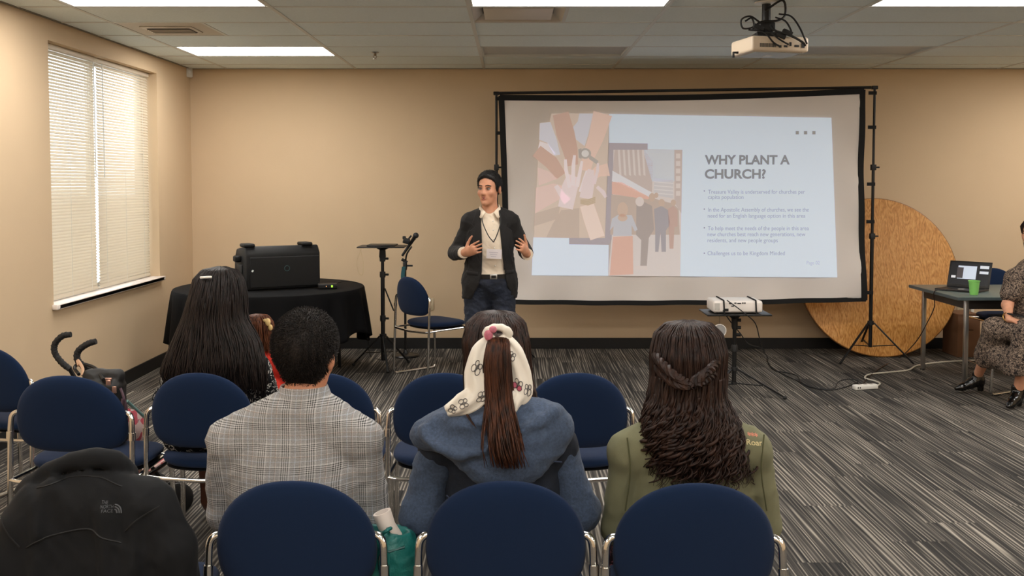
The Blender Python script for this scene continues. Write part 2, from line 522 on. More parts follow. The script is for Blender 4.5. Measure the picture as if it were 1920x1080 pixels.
def slat_mat():
    m = bpy.data.materials.new('blind_slat_cream'); m.use_nodes = True
    T = NT(m); out = T.n['Material Output']; b = T.n['Principled BSDF']
    b.inputs['Base Color'].default_value = (*srgb((226, 214, 194)), 1); b.inputs['Roughness'].default_value = 0.45
    tr = T.new('ShaderNodeBsdfTranslucent'); tr.inputs[0].default_value = (*srgb((240, 232, 212)), 1)
    mx = T.new('ShaderNodeMixShader'); mx.inputs[0].default_value = 0.22
    T.link(b.outputs[0], mx.inputs[1]); T.link(tr.outputs[0], mx.inputs[2]); T.link(mx.outputs[0], out.inputs[0])
    return m
M_SLAT = slat_mat()
M_CORD = mat('blind_cord_white', (240, 238, 230), 0.6)
def blind(y0, y1, label, wand):
    L = y1 - y0
    t = thing('window_blind', label, 'blind', (XL - 0.085, (y0 + y1) / 2, WZ0 + 0.010), 0, 'mini blinds in the window')
    top = WZ1 - WZ0 - 0.010
    MB().box((0.002, 0, top - 0.02), (0.04, L - 0.006, 0.036)).build('headrail', M_SLAT, t, bevel=0.003)
    MB().box((0, 0, 0.012), (0.026, L - 0.01, 0.016)).build('bottom_rail', M_SLAT, t, bevel=0.004)
    pitch = 0.0225; tilt = R(54)
    mb = MB(); prof = []
    for k in range(5):
        u = (k / 4 - 0.5) * 0.0265; w = 0.0042 * (1 - (2 * u / 0.0265) ** 2)
        prof.append((math.cos(tilt) * u - math.sin(tilt) * w * -1, math.sin(tilt) * -u + math.cos(tilt) * w))
    ring = lambda yy: [(px_, yy, pz_) for px_, pz_ in prof] + [(px_ - 0.0007, yy, pz_ - 0.0004) for px_, pz_ in reversed(prof)]
    mb.rings([ring(-L / 2 + 0.006), ring(L / 2 - 0.006)])
    me = mb.mesh('slat'); me.materials.append(M_SLAT)
    z = 0.030
    while z < top - 0.05:
        link('slat', me, None, t, (0, 0, z), (0, R(random.uniform(-1.5, 1.5)), 0)); z += pitch
    for f_ in (0.13, 0.5, 0.87):
        y = -L / 2 + L * f_
        c = MB()
        c.tube([(0.0135, y, 0.01), (0.0135, y, top - 0.03)], 0.0012, 5); c.tube([(-0.0135, y, 0.01), (-0.0135, y, top - 0.03)], 0.0012, 5)
        c.build('ladder_cord', M_CORD, t)
    y = -L / 2 + L * wand
    MB().tube([(0.03, y, top - 0.04), (0.034, y, top - 0.9)], 0.004, 6).build('tilt_wand', mat('clear_wand', (215, 215, 208), 0.2), t)
    return t
blind(WY0 + 0.01, 7.655, 'cream mini blind on the nearer half of the window', 0.93)
blind(7.685, WY1 - 0.012, 'cream mini blind on the half of the window next to the room corner', 0.06)

# ceiling
M_TILE = mat('ceiling_tile_grey', (226, 236, 236), 0.9, var=0.035, vscale=90, bump=0.25, bscale=260, spec=0.1)
M_GRID = mat('grid_bar_white', (205, 207, 202), 0.5)
ceil = MB().box(((XL + XR) / 2, (YF + YB) / 2, CEIL + 0.16), (XR - XL + 0.4, YB - YF + 0.4, 0.1)).build('ceiling', M_TILE, smooth=False)
tag(ceil, 'suspended ceiling of grey acoustic tiles', kind='structure')
xs = [XL] + [GX0 + TX * k for k in range(-2, 6) if XL + 0.05 < GX0 + TX * k < XR - 0.05] + [XR]
ys = [YB] + [GY0 - TY * k for k in range(0, 40) if GY0 - TY * k > YF + 0.05] + [YF]
LIT = set(); UNLIT = set()
for r_ in (2, 6, 10, 14, 18):          # rows counted from the back wall: row index of the tile
    for c_ in (1, 3, 5, 7): LIT.add((c_, r_))
for k in ((3, 2), (5, 2)): LIT.discard(k); UNLIT.add(k)
tile_me = {}
for ci in range(len(xs) - 1):
    for ri in range(len(ys) - 1):
        if (ci, ri) in LIT or (ci, ri) in UNLIT: continue
        x0, x1, y1, y0 = xs[ci], xs[ci + 1], ys[ri], ys[ri + 1]
        if (ci, ri) == (3, 5): x0 = x0 + 0.6096       # supply diffuser takes half the bay
        if (ci, ri) == (1, 4): x0 = x0 + 0.6096
        key = (round(x1 - x0, 3), round(y1 - y0, 3))
        if key not in tile_me:
            me = MB().box((0, 0, 0), (key[0] - 0.02, key[1] - 0.02, 0.014)).mesh('ceiling_tile', smooth=False)
            me.materials.append(M_TILE); tile_me[key] = me
        sag = random.uniform(0, 0.003)
        link('ceiling_tile', tile_me[key], None, ceil, ((x0 + x1) / 2, (y0 + y1) / 2, CEIL + 0.012 - sag))
for x in xs[1:-1]:
    MB().box((x, (YF + YB) / 2, CEIL + 0.004), (0.026, YB - YF, 0.008)).build('grid_bar', M_GRID, ceil, smooth=False)
for y in ys[1:-1]:
    MB().box(((XL + XR) / 2, y, CEIL + 0.0045), (XR - XL, 0.026, 0.008)).build('grid_bar', M_GRID, ceil, smooth=False)
for a, b, s_ in (((XL + 0.011, (YF + YB) / 2), 0, (0.022, YB - YF)), (((XL + XR) / 2, YB - 0.011), 0, (XR - XL, 0.022))):
    MB().box((*a, CEIL + 0.0035), (*s_, 0.009)).build('wall_angle', mat('wall_angle_grey', (120, 116, 106), 0.5), ceil, smooth=False)
for (x0, y0, y1) in ((xs[3] + 0.6096, ys[5], ys[6]), (xs[1] + 0.6096, ys[4], ys[5])):
    MB().box((x0, (y0 + y1) / 2, CEIL + 0.004), (0.024, abs(y1 - y0), 0.0075)).build('grid_bar', M_GRID, ceil, smooth=False)

# lamps
M_PANEL = bpy.data.materials.new('panel_lens_lit'); M_PANEL.use_nodes = True
_b = M_PANEL.node_tree.nodes['Principled BSDF']
_b.inputs['Base Color'].default_value = (0.9, 0.9, 0.88, 1)
_b.inputs['Emission Color'].default_value = (1.0, 0.965, 0.92, 1); _b.inputs['Emission Strength'].default_value = PANEL_POWER
M_LENS_OFF = mat('panel_lens_unlit', (176, 180, 180), 0.35, var=0.03, vscale=60)
lab = {(1, 2): 'lit fluorescent ceiling panel in the corner near the window wall, farthest back',
       (1, 6): 'lit fluorescent ceiling panel cut by the top edge, above the window wall',
       (3, 6): 'lit fluorescent ceiling panel at the top centre beside the square vent',
       (5, 6): 'lit fluorescent ceiling panel at the top right beyond the hanging projector'}
lens_me = MB().box((0, 0, 0), (TX - 0.05, TY - 0.05, 0.012)).mesh('lens', smooth=False)
fr_mb = MB()
for sx in (-1, 1): fr_mb.box((sx * (TX / 2 - 0.018), 0, 0), (0.018, TY - 0.028, 0.02))
for sy in (-1, 1): fr_mb.box((0, sy * (TY / 2 - 0.018), 0), (TX - 0.03, 0.018, 0.02))
frame_me = fr_mb.mesh('frame', smooth=False); frame_me.materials.append(M_GRID)
lens_off = lens_me.copy(); lens_off.materials.append(M_LENS_OFF); lens_me.materials.append(M_PANEL)
for (ci, ri) in sorted(LIT | UNLIT):
    x0, x1, y1, y0 = xs[ci], xs[ci + 1], ys[ri], ys[ri + 1]
    on = (ci, ri) in LIT
    if on: lb = lab.get((ci, ri), 'lit fluorescent ceiling panel outside the picture'); gp = 'lit ceiling panels' if (ci, ri) in lab else 'ceiling panels outside the picture'
    else:
        lb = 'unlit recessed ceiling panel above the middle of the projection screen' if ci == 3 else 'unlit recessed ceiling panel behind the hanging projector'
        gp = 'unlit ceiling panels'
    t = thing('ceiling_light', lb, 'ceiling light', ((x0 + x1) / 2, (y0 + y1) / 2, CEIL), 0, gp)
    link('frame', frame_me, None, t, (0, 0, 0.012))
    link('lens', lens_me if on else lens_off, None, t, (0, 0, 0.012 if on else 0.022))

# diffusers, sprinkler, motion sensor
M_VENT = mat('vent_white', (206, 198, 186), 0.45)
M_VDARK = mat('vent_dark', (60, 58, 55), 0.6)
def plaque_vent(x, y, label):
    t = thing('ceiling_vent', label, 'vent', (x, y, CEIL), 0, 'ceiling vents')
    s_ = 0.295
    fr = MB()
    for k in range(4):
        a = k * PI / 2
        p = [(-s_, -s_, 0.004), (s_, -s_, 0.004), (s_ - 0.06, -s_ + 0.06, 0.05), (-s_ + 0.06, -s_ + 0.06, 0.05)]
        Mz = Matrix.Rotation(a, 3, 'Z'); fr.add([Mz @ Vector(q) for q in p], [(0, 1, 2, 3)])
    fr.build('frame', M_VENT, t, smooth=False)
    MB().box((0, 0, 0.055), (0.49, 0.49, 0.006)).build('backing', M_VDARK, t, smooth=False)
    MB().box((0, 0, 0.012), (0.44, 0.44, 0.012)).build('plaque', M_VENT, t, bevel=0.004)
    return t
plaque_vent(xs[3] + 0.305, (ys[5] + ys[6]) / 2, 'square ceiling vent with flat plaque next to the centre light')
t = thing('ceiling_vent', 'square ceiling plate with a narrow slot grille near the window wall', 'vent', (xs[1] + 0.305, (ys[4] + ys[5]) / 2, CEIL), 0, 'ceiling vents')
MB().box((0, 0, 0.008), (0.59, 0.59, 0.01)).build('plate', mat('vent_plate', (190, 182, 168), 0.5), t, smooth=False)
MB().box((0.0, 0, 0.0), (0.36, 0.28, 0.008)).build('grille_frame', M_VENT, t, bevel=0.003)
MB().box((0.0, 0.02, -0.003), (0.3, 0.2, 0.004)).build('opening', M_VDARK, t, smooth=False)
for k in range(5):
    MB().box((0, -0.055 + k * 0.04, -0.006), (0.3, 0.03, 0.003), (R(28), 0, 0)).build('louver', M_VENT, t, smooth=False)
p = onz(703, 98, CEIL)
t = thing('fire_sprinkler', 'small pendent fire sprinkler on the ceiling left of the screen', 'sprinkler', (p.x, p.y, CEIL))
MB().lathe([(0.004, 0.0), (0.035, 0.0), (0.03, -0.006), (0.012, -0.012)], n=16).build('escutcheon', M_STEEL, t)
sp = MB().lathe([(0.012, -0.012), (0.012, -0.028), (0.008, -0.03)], n=10)
for sx in (-1, 1): sp.tube(smooth_path([(sx * 0.009, 0, -0.026), (sx * 0.013, 0, -0.038), (sx * 0.003, 0, -0.052)], 4), 0.0025, 6)
sp.build('body', mat('sprinkler_brass', (120, 105, 84), 0.35, metal=0.8), t)
MB().lathe([(0.002, -0.052), (0.016, -0.053), (0.016, -0.056), (0.002, -0.057)], n=12).build('deflector', M_STEEL, t)
p = at(354, 134, YB - 0.07)
t = thing('motion_sensor', 'white motion sensor in the upper room corner', 'sensor', (p.x, p.y, p.z), R(35))
MB().box((0, 0, 0), (0.062, 0.045, 0.11)).build('housing', M_WHITE, t, bevel=0.008)
MB().ball((0, -0.022, -0.005), (0.014, 0.006, 0.02), 8).build('lens', mat('sensor_lens', (245, 245, 242), 0.2), t)
MB().box((-0.0, 0.04, 0.02), (0.02, 0.07, 0.03)).build('bracket', M_WHITE, t)
# ================================================================== stacking chairs
M_BLUE = mat('navy_upholstery', (19, 36, 64), 0.9, var=0.10, vscale=900, bump=0.25, bscale=1500, sheen=0.06, spec=0.15)
M_SHELL = mat('chair_black_plastic', (24, 24, 26), 0.5)
def pad(mb, w, up, dn, t, nu, nd, place, bulge=1.0, N=56):
    """upholstered pad: superellipse outline (upper / lower halves differ), soft edge, domed faces"""
    def outline(a):
        c, s_ = math.cos(a), math.sin(a)
        e = nu if s_ >= 0 else nd; h = up if s_ >= 0 else dn
        k = (abs(c) ** e + abs(s_) ** e) ** (-1 / e)
        return w / 2 * c * k, h * s_ * k
    sc = [0.03, 0.3, 0.6, 0.82, 0.93, 0.98, 1.0]
    rings = []
    for side in (1, -1):
        rr = sc if side == 1 else sc[::-1]
        for q in rr:
            if side == -1 and q == 1.0: continue
            th = t / 2 * (1 - q ** 9) ** 0.5 * (0.9 + 0.1 * bulge * (1 - q * q))
            rings.append([place(q * outline(2 * PI * k / N)[0], q * outline(2 * PI * k / N)[1], side * th) for k in range(N)])
    return mb.rings(rings)
BK_Z, BK_UP, BK_DN, BK_W = 0.632, 0.204, 0.118, 0.422
def make_chair(name, label, group):
    """sled-base chair facing +y, origin on the floor under the seat"""
    t = thing(name, label, 'chair', group=group)
    lean = R(9)
    def back(u, v, n):
        y = -0.225 + 0.55 * u * u + math.cos(lean) * n - math.sin(lean) * v
        u = u * (1 - 0.35 * max(0, -v))
        return (u, y, BK_Z + math.cos(lean) * v + math.sin(lean) * n)
    mb = MB(); pad(mb, BK_W, BK_UP, BK_DN, 0.046, 2.15, 3.6, back); mb.build('backrest', M_BLUE, t, angle=80)
    def seat(u, v, n):
        return (u, 0.02 + v, 0.437 + n - 0.25 * max(0, v - 0.12) ** 2 * 3 + 0.1 * u * u)
    mb = MB(); pad(mb, 0.455, 0.215, 0.205, 0.056, 3.2, 2.6, seat); mb.build('seat', M_BLUE, t, angle=80)
    mb = MB(); pad(mb, 0.43, 0.20, 0.19, 0.012, 3.2, 2.6, lambda u, v, n: (u, 0.02 + v, 0.409 + n)); mb.build('seat_shell', M_SHELL, t, angle=80)
    for sx in (-1, 1):
        z0 = 0.672
        path = fillet([(sx * 0.17, -0.19, z0 - 0.004), (sx * 0.226, -0.207, z0 + 0.004), (sx * 0.230, -0.213, z0 - 0.06), (sx * 0.233, -0.235, 0.011),
                       (sx * 0.233, 0.20, 0.011), (sx * 0.226, 0.185, 0.395), (sx * 0.17, 0.18, 0.402)], 0.035, 7)
        fr = MB().tube(path, 0.0105, 10).build('side_frame', M_CHROME, t)
        MB().tube([(sx * 0.2305, -0.214, z0 - 0.075), (sx * 0.231, -0.2165, z0 - 0.105)], 0.0135, 12).build('ferrule', M_CHROME, fr)
        MB().box((sx * 0.233, 0.12, 0.005), (0.024, 0.05, 0.01)).build('glide', M_SHELL, fr, bevel=0.003)
        MB().box((sx * 0.233, -0.16, 0.005), (0.024, 0.05, 0.01)).build('glide', M_SHELL, fr, bevel=0.003)
    rail = fillet([(0.231, -0.222, 0.40), (0.2, -0.232, 0.395), (0.0, -0.242, 0.388), (-0.2, -0.232, 0.395), (-0.231, -0.222, 0.40)], 0.03, 5)
    MB().tube(rail, 0.009, 10).build('seat_rail', M_CHROME, t)
    for sx in (-1, 1):
        MB().tube(fillet([(sx * 0.231, -0.222, 0.40), (sx * 0.22, -0.1, 0.402), (sx * 0.205, 0.15, 0.402)], 0.03), 0.008, 8).build('seat_support', M_CHROME, t)
    return t
CH = []
def put_chair(px, Y, label, group, rz=0.0, first=[True], sc=1.0, x=None):
    if first[0]: c = make_chair('stacking_chair', label, group); first[0] = False; CH.append(c)
    else: c = copy_tree(CH[0])
    c['label'] = label; c['group'] = group
    # px = pixel column of the backrest centre, Y = depth of the backrest plane
    X = (px - CX) / F * Y if x is None else x
    off = Matrix.Rotation(rz, 3, 'Z') @ Vector((0, -0.235, 0)) * sc
    c.location = (X - off.x, Y - off.y, 0); c.rotation_euler = (0, 0, rz); c.scale = (sc, sc, sc)
    return c
G1, G2, G3 = 'front-most row of blue chairs', 'second row of blue chairs', 'blue chairs elsewhere in the room'
FR = 2.585
ch_jacket = put_chair(168, FR - 0.02, 'blue padded chair hidden under the draped black jacket', G1, 0.03)
ch_plaid = put_chair(545, FR, 'blue padded chair holding the man in the plaid shirt', G1)
ch_hood = put_chair(948, FR + 0.0, 'blue padded chair holding the woman with the scarf and ponytail', G1)
ch_curly = put_chair(1310, FR - 0.02, 'blue padded chair holding the curly-haired woman in olive', G1, -0.02)
SR = 4.06
_c = put_chair(119, SR - 0.06, 'empty blue padded chair just beyond the draped black jacket', G2, -0.06); _c.scale = (1.09, 1.0, 1.0)
ch_long = put_chair(369, SR, 'blue padded chair holding the woman with very long dark hair', G2, -0.03)
put_chair(600, SR, 'empty blue padded chair mostly hidden behind the man in plaid', G2)
put_chair(832, SR, 'empty blue padded chair left of the scarf in the second row', G2, 0.03)
put_chair(1083, SR, 'empty blue padded chair between the ponytail and the curly-haired woman', G2, 0.02)
put_chair(-30, 4.72, 'empty blue padded chair cut by the picture edge beside the stroller', G3, -0.3)
put_chair(768, 8.2, 'empty blue padded chair standing between the tripod tray and the speaker', G3, R(-48))
put_chair(1864, 9.02, 'empty blue padded chair behind the grey desk with the laptop', G3, R(180))

# ================================================================== tripods and stands
def tripod_legs(t, z_hub, z_brace, spread, az0, m, r=0.009, foot=True, braces=True):
    for k in range(3):
        a = az0 + k * 2 * PI / 3; d = Vector((math.cos(a), math.sin(a), 0))
        leg = MB().bar(d * 0.03 + Vector((0, 0, z_hub)), d * spread + Vector((0, 0, 0.014)), r * 2, r * 1.5).build('leg', m, t, bevel=0.002)
        if foot: MB().ball(d * spread + Vector((0, 0, 0.013)), (0.016, 0.016, 0.013), 8).build('rubber_foot', M_BLACK, leg)
        if braces:
            q = 0.55; pt = d * (0.03 + (spread - 0.03) * q) + Vector((0, 0, z_hub * (1 - q)))
            MB().bar(d * 0.025 + Vector((0, 0, z_brace)), pt, r * 1.5, r * 0.8).build('brace', m, t)
            MB().ball(pt, 0.009, 6).build('rivet', M_STEEL, leg)

# projection screen on its backdrop stand
SY = 8.92
M_FAB = mat('screen_fabric', (232, 224, 218), 0.9, spec=0.15)
M_EDGE = mat('screen_black_border', (14, 14, 15), 0.85)
sc_root = thing('projection_screen', 'wide white fabric projection screen with black border on a backdrop stand', 'screen', (at(1280, 600, SY).x, SY, 0))
sx0 = sc_root.location.x
def sp(px, py, dy=0.0):
    p = at(px, py, SY); return Vector((p.x - sx0, dy, p.z))
TL, TR, BR, BL = (937, 180), (1621, 168), (1624, 563), (947, 568)
def edge_pt(a, b, t, bow):   # image-plane outline with slack between the ties
    return (a[0] + (b[0] - a[0]) * t + bow[0] * math.sin(PI * t), a[1] + (b[1] - a[1]) * t + bow[1] * math.sin(PI * t))
NX, NY = 84, 50
g = []
for j in range(NY + 1):
    v = j / NY
    l = edge_pt(TL, BL, v, (2, 0)); r = edge_pt(TR, BR, v, (-5, 0))
    for i in range(NX + 1):
        u = i / NX
        x = l[0] + (r[0] - l[0]) * u; y = l[1] + (r[1] - l[1]) * u + (6 * math.sin(PI * u) * (1 - v) + 4 * math.sin(PI * u) * v)
        edge = max(0, (v - 0.80) / 0.2); fold = 0.016 * edge * (math.sin(u * 38 + 9 * (v - 0.8)) + 0.6 * math.sin(u * 17 - 14 * v + 1))
        le = max(0, 1 - u / 0.07); fold += 0.012 * le * math.sin(v * 14 + u * 22)
        re = max(0, (u - 0.93) / 0.07); fold += 0.012 * re * math.sin(v * 17 - u * 30)
        g.append(sp(x, y, fold))
q = [(j * (NX + 1) + i, j * (NX + 1) + i + 1, (j + 1) * (NX + 1) + i + 1, (j + 1) * (NX + 1) + i) for j in range(NY) for i in range(NX)]
fab = MB().add(g, q).build('screen_fabric', M_FAB, sc_root)
fab.modifiers.new('thickness', 'SOLIDIFY').thickness = 0.002
row = lambda j: [g[j * (NX + 1) + i] for i in range(NX + 1)]; colm = lambda i: [g[j * (NX + 1) + i] for j in range(NY + 1)]
def border(pts, inw, w=0.048):
    A = [p + Vector((0, -0.004, 0)) - inw * 0.012 for p in pts]; B = [p + Vector((0, -0.004, 0)) + inw * (w - 0.012) for p in pts]
    A2 = [p + Vector((0, 0.012, 0)) for p in A]; B2 = [p + Vector((0, 0.012, 0)) for p in B]
    return MB().rings([[A[i], B[i], B2[i], A2[i]] for i in range(len(A))]).build('black_border', M_EDGE, sc_root)
border(row(0), Vector((0, 0, -1)), 0.05); border(row(NY), Vector((0, 0, 1)), 0.042)
border(colm(0), Vector((1, 0, 0)), 0.052); border(colm(NX), Vector((-1, 0, 0)), 0.052)
topL, topR = sp(925, 174, 0.05), sp(1637, 163, 0.05)
MB().tube([topL, topR], 0.013, 10).build('crossbar', M_METALBLACK, sc_root)
for px, az in ((931, 0.4), (1632.5, -0.55)):
    b = onz(px, 690); base = Vector((at(px, 600, SY + 0.06).x - sx0, 0.06, 0))
    zt = (topL if px < 1000 else topR).z
    pole = MB().tube([base + Vector((0, 0, 0.13)), base + Vector((0, 0, 1.15))], 0.0165, 12).tube([base + Vector((0, 0, 1.1)), base + Vector((0, 0, 1.75))], 0.0135, 12).tube([base + Vector((0, 0, 1.7)), base + Vector((0, 0, zt))], 0.011, 12).build('pole', M_METALBLACK, sc_root)
    for z in (1.12, 1.73):
        MB().box(base + Vector((0, 0, z)), (0.042, 0.042, 0.05)).tube([base + Vector((0.02, 0, z)), base + Vector((0.055, 0, z))], 0.008, 8).build('pole_clamp', M_BLACK, pole, bevel=0.004)
    MB().box(base + Vector((0, 0, zt)), (0.05, 0.04, 0.03)).build('pole_cap', M_BLACK, pole, bevel=0.004)
    MB().lathe([(0.028, 0.0), (0.028, 0.035)], base + Vector((0, 0, 0.33)), 12).build('tripod_collar', M_BLACK, pole)
    for k in range(3):
        a = az + k * 2 * PI / 3; d = Vector((math.cos(a), math.sin(a), 0))
        pt = base + d * (0.03 + 0.34 * 0.55) + Vector((0, 0, 0.34 * 0.45 + 0.012))
        MB().bar(base + d * 0.028 + Vector((0, 0, 0.35)), base + d * 0.37 + Vector((0, 0, 0.012)), 0.018, 0.012).build('leg', M_METALBLACK, sc_root, bevel=0.002)
        MB().bar(base + d * 0.02 + Vector((0, 0, 0.14)), pt, 0.012, 0.008).build('brace', M_METALBLACK, sc_root)
    side = -1 if px > 1000 else 1
    for z in (zt - 0.05, zt - 0.35, zt - 0.85, 0.62, 1.25):
        MB().box(base + Vector((side * 0.028, -0.03, z)), (0.07, 0.012, 0.03)).build('elastic_tie', M_EDGE, sc_root)

# the projected slide: flat shapes of light lying on the fabric
sl = bpy.data.objects.new('slide', None); COL.objects.link(sl); sl.parent = sc_root; sl.location = (0, -0.012, 0)
EM = 0.38
def smat(c):
    k = 'slide_%d_%d_%d' % c
    return mat(k, c, 0.9, emit=EM, spec=0.1)
LAY = [0.0]
def sprite(name, polys, c, layer):
    if name.startswith('picture'): c = tuple(int(x * 0.62 + y * 0.38) for x, y in zip(c, (224, 210, 206)))
    for poly in polys:
        v = [sp(x, y, -0.0006 * layer) for x, y in poly]
        me = bpy.data.meshes.new(name); me.from_pydata([tuple(p) for p in v], [], [tuple(range(len(v)))]); me.update()
        link(name, me, smat(c), sl)
def ellp(cx, cy, rx, ry, n=18, rot=0.0):
    return [(cx + rx * math.cos(a) * math.cos(rot) - ry * math.sin(a) * math.sin(rot), cy + rx * math.cos(a) * math.sin(rot) + ry * math.sin(a) * math.cos(rot)) for a in [2 * PI * k / n for k in range(n)]]
def limb(pts):     # tapered strip through (x, y, halfwidth)
    L, Rr = [], []
    for i, (x, y, w) in enumerate(pts):
        a = pts[max(0, i - 1)]; b = pts[min(len(pts) - 1, i + 1)]
        dx, dy = b[0] - a[0], b[1] - a[1]; n = math.hypot(dx, dy) or 1
        L.append((x - dy / n * w, y + dx / n * w)); Rr.append((x + dy / n * w, y - dx / n * w))
    return L + Rr[::-1]
BLUE = (208, 220, 234)
sprite('slide_panel', [[(1142, 214), (1558, 221), (1569, 520), (1275, 518), (1279, 281), (1214, 280), (1214, 269), (1142, 268)]], BLUE, 1)
sprite('slide_panel', [[(1000, 445), (1067, 446), (1067, 458), (1141, 459), (1140, 517), (997, 516)]], (210, 221, 236), 1)
sprite('slide_accent', [[(1142, 268), (1214, 269), (1214, 281), (1150, 281), (1150, 440), (1142, 458), (1067, 458), (1067, 446), (1134, 446)]], (172, 164, 170), 1)
# left picture: a circle of people stacking their hands
sprite('picture_hands', [[(1012, 231), (1030, 229), (1034, 213), (1142, 213), (1134, 446), (1001, 445)]], (196, 178, 162), 2)
sprite('picture_hands', [[(1086, 213), (1112, 213), (1103, 252), (1096, 274), (1080, 262), (1073, 240), (1083, 228)], [(1012, 231), (1032, 229), (1044, 262), (1050, 290), (1040, 292), (1026, 268), (1011, 262)]], (196, 203, 220), 3)
sprite('picture_hands', [[(1012, 265), (1028, 270), (1042, 288), (1036, 293), (1009, 278)]], (222, 216, 220), 3)
sprite('picture_hands', [limb([(1051, 213, 15), (1060, 250, 17), (1069, 282, 14), (1074, 310, 10)]), limb([(1006, 283, 12), (1034, 305, 13), (1052, 330, 10)])], (184, 146, 128), 4)
sprite('picture_hands', [limb([(1130, 213, 18), (1117, 260, 14), (1103, 295, 11), (1098, 320, 9)]), limb([(1141, 318, 12), (1120, 322, 10), (1106, 334, 8)])], (222, 188, 172), 4)
sprite('picture_hands', [[(1008, 314), (1030, 322), (1046, 335), (1010, 348)], [(1005, 352), (1038, 344), (1060, 350), (1052, 372), (1003, 400)]], (214, 184, 174), 4)
sprite('picture_hands', [[(1052, 394), (1086, 390), (1086, 446), (1024, 445), (1036, 420)], [(1003, 400), (1050, 386), (1046, 410), (1001, 424)]], (174, 158, 142), 5)
sprite('picture_hands', [limb([(1060, 390, 14), (1068, 352, 15), (1076, 330, 13)]), limb([(1042, 348, 4), (1054, 366, 6), (1064, 378, 8)])], (222, 208, 212), 6)
sprite('picture_hands', [limb([(1064 + 4, 352, 3.6), (1061, 318, 3.4), (1060, 299, 2.6)]), limb([(1074, 348, 3.8), (1075, 310, 3.6), (1077, 291, 2.6)]), limb([(1082, 350, 3.6), (1088, 318, 3.2), (1091, 302, 2.4)]), limb([(1088, 360, 3.4), (1096, 334, 3), (1100, 320, 2.2)])], (228, 216, 222), 7)
sprite('picture_hands', [limb([(1098, 372, 12), (1104, 340, 11), (1108, 318, 6)]), limb([(1114, 345, 3), (1120, 320, 3), (1121, 306, 2)]), limb([(1119, 350, 3), (1130, 360, 4), (1136, 370, 3)])], (216, 202, 206), 8)
sprite('picture_hands', [limb([(1100, 384, 13), (1108, 410, 14), (1120, 446, 14)])], (228, 206, 194), 8)
sprite('picture_bracelet', [limb([(1088, 372 + 2 * k + 3, 1.2), (1102, 375 + 3 * k, 1.3), (1116, 370 + 3 * k, 1.2)]) for k in range(4)], (172, 152, 120), 9)
sprite('picture_watch', [ellp(1097, 288, 11, 10), [(1084, 280), (1090, 278), (1090, 298), (1085, 296)], [(1105, 290), (1122, 302), (1118, 308), (1104, 298)]], (150, 148, 142), 9)
sprite('picture_watch', [ellp(1097, 288, 7, 6.5)], (206, 208, 206), 10)
# right picture: a market street
sprite('picture_street', [[(1150, 281), (1279, 281), (1275, 518), (1140, 517), (1147, 440)]], (200, 196, 196), 2)
sprite('picture_street', [[(1205, 281), (1264, 281), (1264, 340), (1222, 340)]], (188, 202, 216), 3)
sprite('picture_street', [[(1152, 281), (1208, 281), (1224, 304), (1222, 360), (1148, 330)], [(1264, 281), (1279, 281), (1277, 400), (1264, 380)]], (176, 164, 160), 3)
for poly in [[(1158 + 9 * k, 281), (1162 + 9 * k, 281), (1165 + 9 * k, 330), (1161 + 9 * k, 328)] for k in range(6)] + [[(1267, 288 + 14 * k), (1275, 288 + 14 * k), (1275, 297 + 14 * k), (1267, 297 + 14 * k)] for k in range(6)]:
    sprite('picture_street', [poly], (204, 198, 196), 4)
sprite('picture_street', [[(1226, 334), (1262, 338), (1262, 372), (1226, 366)]], (186, 188, 194), 3)
sprite('picture_street', [[(1226, 340 + 7 * k), (1262, 343 + 7 * k), (1262, 345 + 7 * k), (1226, 342 + 7 * k)] for k in range(4)], (206, 208, 212), 4)
sprite('picture_street', [[(1148, 320), (1220, 360), (1222, 372), (1165, 345), (1147, 340)]], (208, 216, 226), 5)
sprite('picture_street', [[(1147, 341), (1166, 342), (1220, 371), (1214, 374), (1147, 364)]], (210, 160, 142), 5)
sprite('picture_street', [[(1146, 365), (1225, 372), (1262, 382), (1272, 392), (1274, 440), (1144, 440)]], (168, 152, 140), 4)
sprite('picture_person', [[(1149, 444), (1186, 442), (1187, 514), (1143, 516)]], (206, 156, 138), 7)
sprite('picture_person', [[(1147, 410), (1158, 403), (1184, 403), (1195, 430), (1190, 434), (1184, 422), (1184, 442), (1149, 442), (1150, 424), (1143, 432)]], (172, 180, 194), 7)
sprite('picture_person', [ellp(1167, 393, 10, 14), ellp(1167, 408, 9, 7)], (186, 160, 140), 8)
sprite('picture_person', [[(1193, 384), (1206, 378), (1222, 386), (1226, 430), (1216, 446), (1212, 502), (1200, 502), (1202, 450), (1192, 440)]], (138, 130, 128), 6)
sprite('picture_person', [ellp(1199, 378, 8, 9), [(1190, 498), (1212, 498), (1214, 506), (1188, 505)]], (204, 196, 194), 7)
sprite('picture_person', [[(1226, 392), (1240, 386), (1252, 394), (1256, 420), (1248, 432), (1248, 472), (1240, 472), (1238, 436), (1234, 472), (1228, 472), (1228, 430)]], (132, 132, 142), 6)
sprite('picture_person', [[(1252, 392), (1262, 386), (1270, 394), (1270, 424), (1264, 426), (1262, 466), (1255, 466)]], (172, 140, 130), 6)
sprite('picture_person', [ellp(1240, 380, 6, 7), ellp(1262, 380, 5, 6), ellp(1222, 370, 6, 8), ellp(1230, 366, 4, 5)], (176, 154, 136), 7)
for k in range(3):
    x = 1491 + 15.6 * k
    sprite('slide_dot', [[(x, 246), (x + 6, 246), (x + 6, 252), (x, 252)]], (150, 150, 148), 3)
def sl_text(body, x0, x1, base, cap, c, bold):
    a, b = sp(x0, base), sp(x1, base); top = sp(x0, base - cap)
    return lettering('slide_text', body, smat(c), sl, a.x, b.x, a.z, top.z, -0.002, bold)
TC, BC = (140, 143, 148), (158, 166, 176)
sl_text('WHY PLANT A', 1320.7, 1480, 307.7, 16.6, TC, 0.035)
